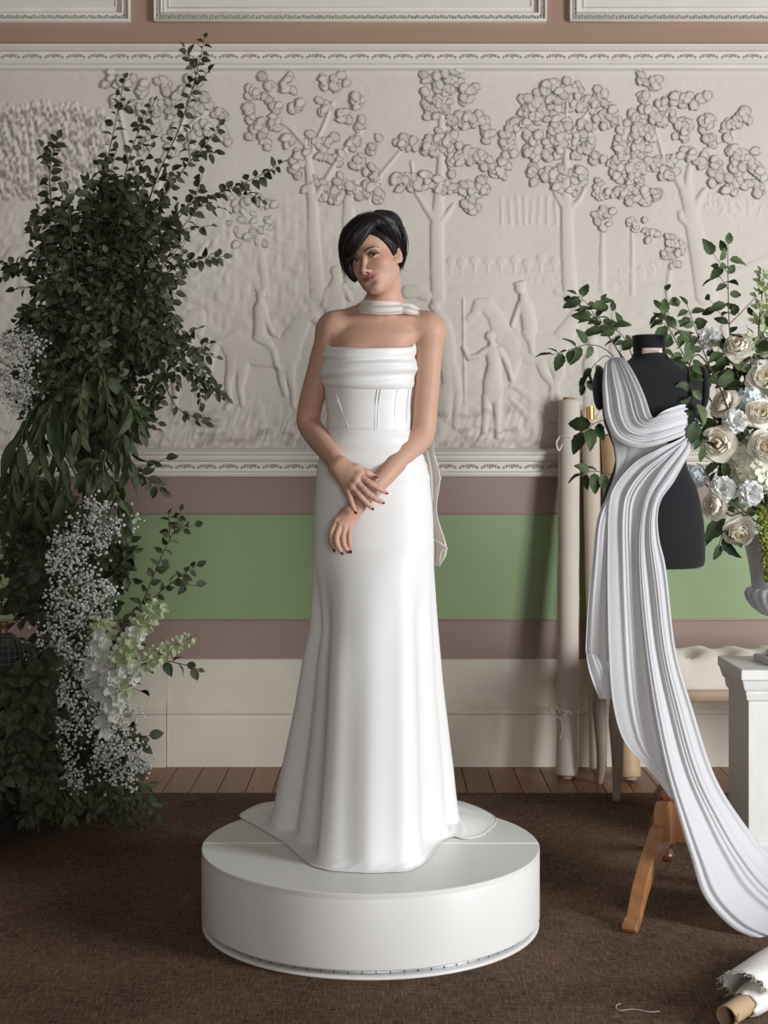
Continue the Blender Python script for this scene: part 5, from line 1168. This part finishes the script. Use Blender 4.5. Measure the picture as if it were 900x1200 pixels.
for k in range(34):
    ex = rf.uniform(-20, 190); dz = -rf.uniform(.0,.30); ey = 530+1700*(CAM_H-rf.uniform(.02,.12))/(DL+dz)
    branch('leafy_branch', 'dark leafy sprig lying on the carpet at the foot of the left arrangement', px((100, 905, .0), ((100+ex)/2, 900, dz*.6), (ex, ey, dz)), 22, .070, meshes=MB_, t0=.3, group='leafy sprigs on the carpet')
# drooping gum leaves and broad laurel
for k, (x0, y0, x1, y1, lb) in enumerate([(60,455,8,600,'nearest the picture edge'),(70,460,40,610,'second from the picture edge'),(85,455,75,600,'hanging over the iron stand')]):
    branch('gum_branch', 'hanging branch of long narrow gum leaves, '+lb, px((100,470,-.02),(x0,y0,-.16),((x0+x1)/2-6,(y0+y1)/2-25,-.22),(x1,y1,-.20)), 20, .185, meshes=MG_, t0=.22, droop=1.5, spread=.7, cat='branch', m_st=m_stem_g)
for k, (x0, y0, x1, y1) in enumerate([(120,430,128,500),(100,440,88,520),(140,500,158,560),(125,520,118,585),(150,480,140,540),(130,560,145,615),(105,590,75,610),(120,540,100,560),(140,455,165,500)]):
    branch('laurel_sprig', 'sprig of broad oval green leaves hanging in the middle of the left arrangement', px((108,y0-10,.0),(x0,y0,-.18),((x0+x1)/2,(y0+y1)/2-8,-.24),(x1,y1,-.24)), 12, .095, meshes=MB_, t0=.35, droop=.9, spread=.8, group='broad leaved sprigs', m_st=m_stem_g)
# baby's breath
m_gyp = mat('white_tiny_blossom', (0.66,0.65,0.61,1), .8, transl=.2)
def gyp(label, cx, cy, rx, ry, n, dz, base):
    c0 = P(*base[:2], DL+base[2]); t = thing('gypsophila_spray', label, 'flowers', tuple(c0)); S = MB(); F_ = MB(); n = int(n*1.5); sub = max(6, n//14)
    for k in range(sub):
        an = rf.uniform(0, 2*PI); r = rf.random()**.55; sx, sy = cx+r*rx*math.cos(an), cy+r*ry*math.sin(an); d = dz+rf.uniform(-.07,.07); c = P(sx, sy, DL+d)-c0
        mid = c*.55+rf.normal(0,.015,3); S.tube(spline([(0,0,0), mid, c], 7), .0011, 3, cap=False)
        for j in range(n//sub):
            p = c+rf.normal(0,1,3)*np.array([.017,.017,.017]); s = rf.uniform(.0038,.0072); S.tube([c*.93, p], .0005, 3, cap=False)
            F_.ball(p, (s,s,s*.75), 5, 3, R=np.array(Euler((rf.uniform(0,3),rf.uniform(0,3),0)).to_matrix()))
    S.put('stems', m_stem_g, t, kind='stuff'); F_.put('blossoms', m_gyp, t, smooth_=False, kind='stuff')
gyp('cloud of white gypsophila at the left picture edge beside the crown', 22, 432, 32, 46, 430, -.20, (80,480,-.02))
gyp('topmost white gypsophila spray in front of the green wall band', 105, 618, 36, 30, 420, -.24, (105,700,-.02))
gyp('white gypsophila spray on the left below the topmost spray', 78, 655, 24, 28, 230, -.22, (100,720,-.02))
gyp('white gypsophila spray below the two upper sprays', 95, 702, 42, 30, 420, -.22, (100,760,-.02))
gyp('largest white gypsophila cloud left of the white spikes', 70, 780, 46, 56, 780, -.27, (95,840,-.02))
gyp('white gypsophila spray hanging low beneath the largest cloud', 60, 850, 36, 46, 480, -.27, (95,880,-.02))
gyp('white gypsophila spray right of centre beneath the white spikes', 128, 850, 26, 42, 330, -.26, (105,890,-.02))
gyp('white gypsophila spray near the floor at the right of the foot', 140, 898, 32, 26, 260, -.26, (110,905,-.02))
gyp('small white gypsophila sprig nearest the floor', 84, 914, 20, 13, 110, -.27, (100,915,-.02))
gyp('tiny white gypsophila sprig against the green band, right of the topmost spray', 155, 612, 10, 8, 36, -.22, (110,650,-.04))
# white spikes (stock / larkspur)
m_petal_w = mat('white_petal', (0.70,0.70,0.64,1), .6, transl=.25, sheen=.2)
m_petal_g = mat('greenish_white_petal', (0.50,0.56,0.34,1), .6, transl=.25)
def floret_mesh(m, n=5, seed=0, cup=.35):
    r = random.Random(seed); q = MB()
    for k in range(n):
        a = 2*PI*k/n+r.uniform(-.1,.1); G = []
        for i in range(4):
            t = i/3; row = []
            for j in (-1,0,1):
                w_ = .30*math.sin(PI*(.15+.72*t)); x, y = .08+.60*t, j*w_; z = cup*t*t+.05*j*j-.10*max(0,t-.6); row.append((x*math.cos(a)-y*math.sin(a), x*math.sin(a)+y*math.cos(a), z))
            G.append(row)
        q.grid(np.array(G))
    q.ball((0,0,.08), (.10,.10,.10), 6, 4)
    return q.mesh('floret', m)
FW = [floret_mesh(m_petal_w, 5, s) for s in range(3)]; FG = [floret_mesh(m_petal_g, 4, s, .8) for s in range(2)]
def spike(label, pts, n, s0, s1, gfrac=.35, group=None, depth=None):
    p = spline([P(a,b,(depth or DL)+c) for a,b,c in pts], 24); p0 = p[0].copy(); p = p-p0; t = thing('flower_spike', label, 'flower', tuple(p0), 0, group)
    q = MB(); q.tube(p, np.linspace(.004,.0015,24), 5); q.put('stem', m_stem_g, t)
    for k in range(n):
        u = .25+.75*k/n; i = min(22, int(u*23)); pos = p[i]; d = p[i+1]-p[i]; d /= np.linalg.norm(d); a, b_, _ = frame_of(d); an = k*2.4; o = math.cos(an)*a+math.sin(an)*b_
        if o[1] > .5: o = o*np.array([1,-.4,1])
        s = 1.25*lerp(s0, s1, u); out = o+d*.3+np.array([0,-.3,-.1]); out /= np.linalg.norm(out); pos = pos+out*s*.5
        rot = Vector(out).to_track_quat('Z','Y').to_euler(); put('floret', rpick(FG if u > 1-gfrac else FW), t, tuple(pos), rot, s)
    return t
spike('tallest white flower spike slanting up to the right at the foot', [(110,850,-.16),(125,800,-.30),(150,755,-.33),(172,725,-.34),(192,704,-.34)], 34, .044, .022)
spike('white flower spike left of the tallest spike', [(108,850,-.16),(112,800,-.28),(117,760,-.32),(124,722,-.33)], 26, .046, .026, .15)
spike('thin greenish white spike pointing right over the mauve band', [(112,860,-.16),(140,805,-.30),(170,778,-.33),(198,760,-.34),(232,744,-.34)], 34, .040, .014, .5)
spike('short white flower spike between the two larger spikes', [(110,855,-.16),(124,815,-.30),(140,780,-.34),(156,748,-.35)], 26, .044, .026, .3)
spike('low white flower spike near the gypsophila at the foot', [(110,880,-.14),(122,850,-.28),(135,825,-.31),(150,800,-.32)], 18, .040, .026, .2)
# wicker ball and slatted crate in the shadow
m_cane = mat('grey_cane', (0.115,0.105,0.098,1), .7, var=.3, vscale=40); m_bronze = mat('bronze_neck', (0.20,0.12,0.06,1), .4, metal=.6)
c = P(4, 768, 4.98); wb = thing('wicker_bottle', 'grey cane woven bottle with a bronze neck at the left picture edge', 'bottle', tuple(c-np.array([0,0,.095])))
q = MB(); q.ball((0,0,.095), (.066,.066,.078), 20, 14); q.put('glass', m_dark, wb)
q = MB()
for k in range(18):
    a = 2*PI*k/18; q.tube([((.068*math.sin(th))*math.cos(a), (.068*math.sin(th))*math.sin(a), .095-.080*math.cos(th)) for th in np.linspace(.35, PI-.35, 12)], .0026, 4)
for th in np.linspace(.5, PI-.5, 9): q.tube([((.0700*math.sin(th))*math.cos(a), (.0700*math.sin(th))*math.sin(a), .095-.081*math.cos(th)) for a in np.linspace(0, 2*PI, 28)], .0024, 4, cap=False)
q.put('cane_weave', m_cane, wb, kind='stuff')
q = MB(); q.lathe([(.018,.168),(.014,.176),(.014,.196),(.019,.204),(.017,.210),(.0,.210)], 18); q.put('neck', m_bronze, wb); q = MB(); q.lathe([(.0,0),(.045,0),(.05,.02),(.03,.03)], 20); q.put('foot', m_cane, wb)
m_crate = mat('dark_weathered_wood', (0.030,0.026,0.023,1), .8, var=.3, vscale=8, stretch=(1,9,9))
z0 = .004; cr = thing('wooden_crate', 'dark weathered slatted crate at the left under the woven bottle', 'crate', (-1.44, 5.02, z0)); top_z = c[2]-.095-z0
hh = top_z-.012; nsl = max(3, int(hh/.085))
me_sl = MB().box((-.15,-.009,0),(.15,.009,hh/nsl-.010), bev=.002).mesh('slat', m_crate, False)
for sd, rz in (((0,-.16),0), ((0,.16),0)):
    for k in range(nsl): put('slat', me_sl, cr, (sd[0], sd[1], .004+k*hh/nsl))
me_s2 = MB().box((-.009,-.15,0),(.009,.15,hh/nsl-.010), bev=.002).mesh('slat', m_crate, False)
for sx in (-.14, .14):
    for k in range(nsl): put('slat', me_s2, cr, (sx, 0, .004+k*hh/nsl))
for sx in (-.125,.125):
    for sy in (-.14,.14): q = MB(); q.box((sx-.012,sy-.012,0),(sx+.012,sy+.012,hh)); q.put('corner_post', m_crate, cr, smooth_=False)
q = MB(); q.box((-.15,-.168,hh),(.15,.168,top_z)); q.put('lid_board', m_crate, cr, smooth_=False)

for k in range(26):                                # foliage filling the far left
    ex, ey = rf.uniform(-30, 62), rf.uniform(585, 715); dz = rf.uniform(-.10,.12)
    branch('leafy_branch', 'dark leafy sprig reaching to the left picture edge above the woven bottle', px((95, ey+30, .04), ((95+ex)/2, ey, dz*.5), (ex, ey, dz)), 20, .060, twigs=2, t0=.3, group='leafy sprigs at the left picture edge')
for k in range(26):                                # greenery spilling over the crate
    ex, ey = rf.uniform(-40, 50), rf.uniform(820, 955)
    branch('leafy_branch', 'dark leafy sprig spilling over the crate at the left picture edge', px((60, ey-45, -.1), ((60+ex)/2, ey-50, -.42), (ex, ey, -.60)), 22, .062, twigs=2, t0=.3, group='leafy sprigs over the crate')
# ---------------------------------------------------------------- flowers of the urn
DU = 4.84
def V_(a, b, c=0): return P(a, b, DU+c)
m_rose = mat('cream_white_rose_petal', (0.95,0.91,0.81,1), .55, transl=.34, sheen=.1); m_rose_in = mat('warm_cream_rose_heart', (0.90,0.81,0.60,1), .55, transl=.3)
m_carn = mat('cool_white_petal', (0.90,0.90,0.88,1), .6, transl=.3); m_hyd = mat('cream_green_hydrangea', (0.80,0.80,0.66,1), .6, transl=.25); m_hyb = mat('pale_blue_hydrangea', (0.72,0.80,0.83,1), .6, transl=.25)
def petal_mesh(m, seed, wd, curl, nl=5, nw=5, frill=0):
    """petal of height 1 standing up +z at x=0 and cupping round the axis (-x)"""
    r = random.Random(seed); G = []
    for i in range(nl):
        t = i/(nl-1); row = []
        for j in range(nw):
            s = -1+2*j/(nw-1); w_ = wd*math.sin(PI*(.18+.62*t))**.7
            x = .30*math.sin(PI*.5*t)*(1-.55*s*s)+curl*max(0,t-.62)**1.5*2.2-.28*s*s+frill*math.sin(9*s+i*2+seed)*t*t; z = t*(1-.12*s*s)+(-.5*curl*max(0,t-.75))+frill*.6*math.cos(11*s+seed)*t*t
            row.append((x, s*w_+r.uniform(-.02,.02), z))
        G.append(row)
    q = MB(); q.grid(np.array(G)); return q.mesh('petal', m)
def rose_petal(m, seed, wd, bulge, close, curl, wrap):
    r = random.Random(seed); G = []; nl, nw = 6, 7
    for i in range(nl):
        t = i/(nl-1); row = []; w_ = wd*math.sin(PI*(.10+.62*t))**.62*(1 if t < .9 else .86)
        for j in range(nw):
            s_ = -1+2*j/(nw-1); x = bulge*math.sin(PI*close*t)-wrap*s_*s_*(.5+.5*t)+curl*max(0,t-.66)**1.4*3+.02*math.sin(5*s_+seed)*t; z = t*(1-.16*s_*s_*t)-curl*1.1*max(0,t-.78)
            row.append((x, s_*w_+r.uniform(-.015,.015), z))
        G.append(row)
    q = MB(); q.grid(np.array(G)); return q.mesh('petal', m)
PO = [rose_petal(m_rose, s_, .66, .34, .62, .34, .22) for s_ in range(3)]; PM = [rose_petal(m_rose, 10+s_, .66, .36, .78, .12, .34) for s_ in range(3)]; PI_ = [rose_petal(m_rose_in, 20+s_, .62, .34, .90, .0, .44) for s_ in range(2)]
PC = [petal_mesh(m_carn, 30+s, .46, .35, 5, 7, .09) for s in range(4)]
def stem_to(t, p0, target, m=None, r=.0028):
    q = MB(); e = np.asarray(target)-p0; q.tube(spline([np.zeros(3), e*.5+np.array([0,.02,-.02]), e], 10), r, 5); q.put('stem', m or m_stem_g, t)
NECK = np.array([UX, UY, UZ+.43])
def face_rot(d, spin): 
    return (Vector(d).to_track_quat('Z','Y').to_matrix() @ Matrix.Rotation(spin, 3, 'Z'))
def rose(label, a, b, c, r, d, openness=1.0):
    p0 = V_(a, b, c); d = np.array(d, float); d /= np.linalg.norm(d); t = thing('rose', label, 'rose', tuple(p0-d*r*.6), 0, 'cream roses in the urn'); M = face_rot(d, rf.uniform(0,6))
    lay = [(5, 66, 1.00, 1.00, PO), (5, 50, .98, 1.0, PO), (5, 36, .96, .92, PM), (5, 24, .93, .80, PM), (5, 14, .90, .66, PM), (4, 7, .86, .48, PI_), (3, 1, .82, .30, PI_)]
    for n_, tilt, hgt, wsc, ms in lay:
        ph = rf.uniform(0, 6)
        for k in range(n_):
            an = ph+2*PI*k/n_+rf.normal(0,.10); R_ = M @ Matrix.Rotation(an, 3, 'Z') @ Matrix.Rotation(math.radians(tilt*openness+rf.normal(0,4)), 3, 'Y')
            loc = M @ Vector((math.cos(an)*.05*r*wsc, math.sin(an)*.05*r*wsc, -.1*r)); put('petal', rpick(ms), t, tuple(loc), R_.to_euler(), (r*wsc, r*wsc, r*hgt))
    q = MB(); q.ball(M @ Vector((0,0,-.12*r)), (.20*r,)*3, 8, 6); q.put('calyx', m_stem_g, t); stem_to(t, p0-d*r*.6, NECK); return t
def carnation(label, a, b, c, r, d):
    p0 = V_(a, b, c); d = np.array(d, float); d /= np.linalg.norm(d); t = thing('carnation', label, 'carnation', tuple(p0-d*r*.5), 0, 'white carnations in the urn'); M = face_rot(d, rf.uniform(0,6))
    for n_, tilt, hgt in ((9,78,1.0),(9,58,.98),(8,40,.94),(6,24,.9),(4,10,.84)):
        ph = rf.uniform(0,6)
        for k in range(n_):
            an = ph+2*PI*k/n_; R_ = M @ Matrix.Rotation(an, 3, 'Z') @ Matrix.Rotation(math.radians(tilt+rf.normal(0,7)), 3, 'Y'); put('petal', rpick(PC), t, (0,0,0), R_.to_euler(), (r*hgt*.8, r*1.05, r*hgt))
    q = MB(); q.ball(M @ Vector((0,0,-.15*r)), (.16*r,.16*r,.3*r), 8, 6); q.put('calyx', m_stem_g, t); stem_to(t, p0-d*r*.5, NECK); return t
FH = [floret_mesh(m_hyd, 4, s, .12) for s in range(3)]; FB = [floret_mesh(m_hyb, 4, 9+s, .12) for s in range(3)]
def hydrangea(label, a, b, c, r, ms, n):
    p0 = V_(a, b, c); t = thing('hydrangea', label, 'hydrangea', tuple(p0), 0, None)
    q = MB(); q.ball((0,0,0), (r*.80,)*3, 12, 8); q.put('flower_head_core', m_hyd if ms is FH else m_hyb, t)
    for k in range(n):
        z = 1-2*(k+.5)/n; an = k*2.39996; d = np.array([math.sqrt(1-z*z)*math.cos(an), math.sqrt(1-z*z)*math.sin(an), z]); rot = (Vector(d+rf.normal(0,.2,3)).to_track_quat('Z','Y').to_matrix() @ Matrix.Rotation(rf.uniform(0,6),3,'Z')).to_euler(); put('floret', rpick(ms), t, tuple(d*r*rf.uniform(.82,.98)), rot, r*.44)
    stem_to(t, p0, NECK); return t
rose('cream rose highest in the urn, below the tall leafy branch', 863, 402, -.03, .050, (-.35,-.75,.35))
rose('cream rose seen side on beside the dress form shoulder', 844, 468, -.06, .056, (-.6,-.35,.5), .75)
rose('wide open cream rose left of the large hydrangea', 840, 519, -.10, .058, (-.35,-.9,.1))
rose('half closed cream rose at the lower left of the flowers', 833, 592, -.12, .048, (-.7,-.6,.1), .7)
rose('open cream rose hanging lowest over the urn rim', 868, 627, -.14, .052, (-.05,-.85,-.35))
rose('cream rose at the right picture edge below the highest rose', 897, 441, -.05, .052, (.1,-.9,.3))
rose('cream rose at the right picture edge above the hydrangea', 893, 483, -.10, .050, (0,-.9,.2), .9)
rose('cream rose at the right picture edge in front of the hydrangea', 899, 523, -.16, .058, (-.1,-.95,.1))
rose('cream rose outside the right edge of the flowers', 948, 480, -.05, .052, (.6,-.6,.3)); rose('low cream rose at the far right of the flowers', 950, 570, -.08, .054, (.6,-.7,.0))
carnation('white carnation highest at the left of the flowers', 828, 394, .02, .040, (-.5,-.8,.3))
carnation('white carnation between the side on rose and the open rose', 862, 491, -.10, .042, (-.1,-.9,.3))
carnation('white carnation above the half closed rose', 846, 572, -.12, .046, (-.3,-.9,.2))
carnation('white carnation under the large hydrangea', 881, 578, -.15, .044, (.0,-.98,.05))
hydrangea('pale blue hydrangea head beside the dress form hip', 816, 558, .0, .040, FB, 40)
hydrangea('large cream green hydrangea head at the right picture edge', 888, 545, -.04, .100, FH, 110)
hydrangea('pale blue hydrangea half hidden at the right behind the roses', 880, 470, -.0, .055, FB, 50)
# hanging amaranthus
m_am = mat('lime_amaranthus', (0.20,0.235,0.030,1), .8, bump=.6, bscale=160)
am = thing('amaranthus', 'lime green amaranthus tassel hanging over the front of the urn', 'flower', tuple(V_(893,600,-.14))); a0 = V_(893,600,-.14)
q = MB()
for (xa, ya), (xb, yb), nb in (((895,592),(899,682),330), ((902,590),(908,672),260), ((890,600),(893,640),60)):
    for k in range(nb):
        u = rf.random(); p = V_(lerp(xa,xb,u), lerp(ya,yb,u), -.175)-a0+rf.normal(0,1,3)*np.array([.009,.009,.006])*(1.1-.5*u); s = rf.uniform(.0025,.0050); q.ball(p, (s,s,s*1.6), 5, 3, R=np.array(Euler((rf.uniform(0,3),rf.uniform(0,3),0)).to_matrix()))
q.put('tassel', m_am, am, smooth_=False, kind='stuff'); stem_to(am, a0, NECK)
spike('pale delphinium spray with round green buds at the right picture edge', [(905,520,.06),(893,450,.02),(889,390,.0),(893,345,.0),(895,315,.0)], 26, .034, .018, .62, None, DU)
spike('white delphinium spray behind the highest rose at the right', [(908,520,.06),(903,440,.03),(902,400,.02),(905,360,.02)], 22, .045, .030, .2, None, DU)
# leafy branches of the urn
RB = [
 ('tall upright leafy branch standing highest out of the urn', [(900,600,.05),(868,470,.04),(858,420,.04),(854,370,.03),(853,320,.03),(853,284,.03)], 14, .064, 4, .35),
 ('leafy branch arching left from the urn in front of the carved wall', [(895,600,.05),(850,500,.03),(818,445,.02),(795,405,.0),(782,380,-.01),(773,362,-.01)], 14, .062, 2, .45),
 ('short leafy branch between the arching branch and the highest carnation', [(895,600,.06),(860,480,.05),(832,430,.04),(815,385,.03),(805,357,.03)], 12, .058, 2, .5),
 ('leafy trailing stem hanging over the right shoulder of the dress form', [(890,600,.05),(850,470,-.10),(822,418,-.28),(808,428,-.42),(812,465,-.50),(818,500,-.50),(822,525,-.48)], 18, .066, 1, .42),
 ('leafy branch low among the roses of the urn', [(895,610,.04),(870,560,-.02),(852,540,-.05),(838,555,-.06)], 10, .07, 0, .2),
 ('dark leafy branch behind the highest rose of the urn', [(895,600,.05),(875,500,.02),(866,445,.0),(858,425,.0),(848,410,.0)], 16, .085, 1, .4),
 ('dark leaves hanging below the roses over the urn rim', [(893,600,.0),(870,600,-.06),(852,610,-.09),(842,640,-.10)], 8, .10, 0, .3),
 ('dark leafy branch behind the carnations of the urn', [(895,600,.05),(880,540,.02),(868,510,.0),(852,490,.0),(832,500,.0)], 14, .075, 1, .35),
 ('leafy branch filling the right of the urn flowers', [(900,600,.05),(895,540,.0),(885,480,-.0),(880,430,.0),(876,395,.0)], 16, .07, 2, .35),
]
for lb, pts, n, s, tw, t0 in RB: branch('leafy_branch', lb, [V_(*p) for p in pts], n, s, meshes=MR, twigs=tw, t0=t0, rad=.0036, droop=.35)
for k in range(8):
    an = rf.uniform(0, PI*2); ex, ey = 885+45*math.cos(an), 510+75*math.sin(an)
    branch('leafy_branch', 'dark leafy sprig filling between the white flowers of the urn', [V_(900,600,.05), V_((900+ex)/2, (600+ey)/2, .03), V_(ex, ey, rf.uniform(-.02,.06))], 12, .075, meshes=MR, t0=.35, group='leafy sprigs between the urn flowers')
# branches passing behind the dress form to its left
LBR = [
 ('leafy branch with the highest leaves left of the dress form', [(790,560,.12),(752,455,.05),(718,402,-.02),(702,378,-.04),(688,356,-.05),(676,345,-.05)], 12, .066, 2, .50),
 ('upright leafy twig beside the neck of the dress form', [(785,560,.12),(750,460,.05),(722,408,.0),(708,384,-.01),(700,364,-.02),(705,350,-.02)], 7, .062, 0, .55),
 ('leafy branch reaching farthest left of the dress form', [(790,560,.12),(748,460,.05),(715,414,-.02),(690,404,-.04),(668,410,-.05),(646,416,-.05)], 9, .068, 1, .55),
 ('drooping leafy twig in front of the ivory fabric rolls', [(790,560,.12),(745,470,.05),(716,420,-.02),(700,424,-.04),(690,438,-.05),(684,452,-.05)], 6, .062, 0, .6),
 ('leafy twig at the shoulder of the dress form', [(785,560,.12),(755,460,.05),(738,410,.02),(728,392,.0),(716,385,-.01)], 6, .064, 0, .55),
 ('pair of dark leaves left of the dress form bust', [(790,580,.12),(740,500,.05),(712,492,-.02),(694,498,-.04),(682,512,-.05)], 5, .085, 0, .6),
 ('leafy twig left of the dress form waist', [(790,600,.12),(745,565,.05),(715,556,-.02),(695,552,-.04),(680,556,-.05)], 6, .080, 0, .55),
]
for lb, pts, n, s, tw, t0 in LBR: branch('leafy_branch', lb, [V_(*p) for p in pts], n, s, meshes=MR, twigs=tw, t0=t0, rad=.0026, droop=.35)
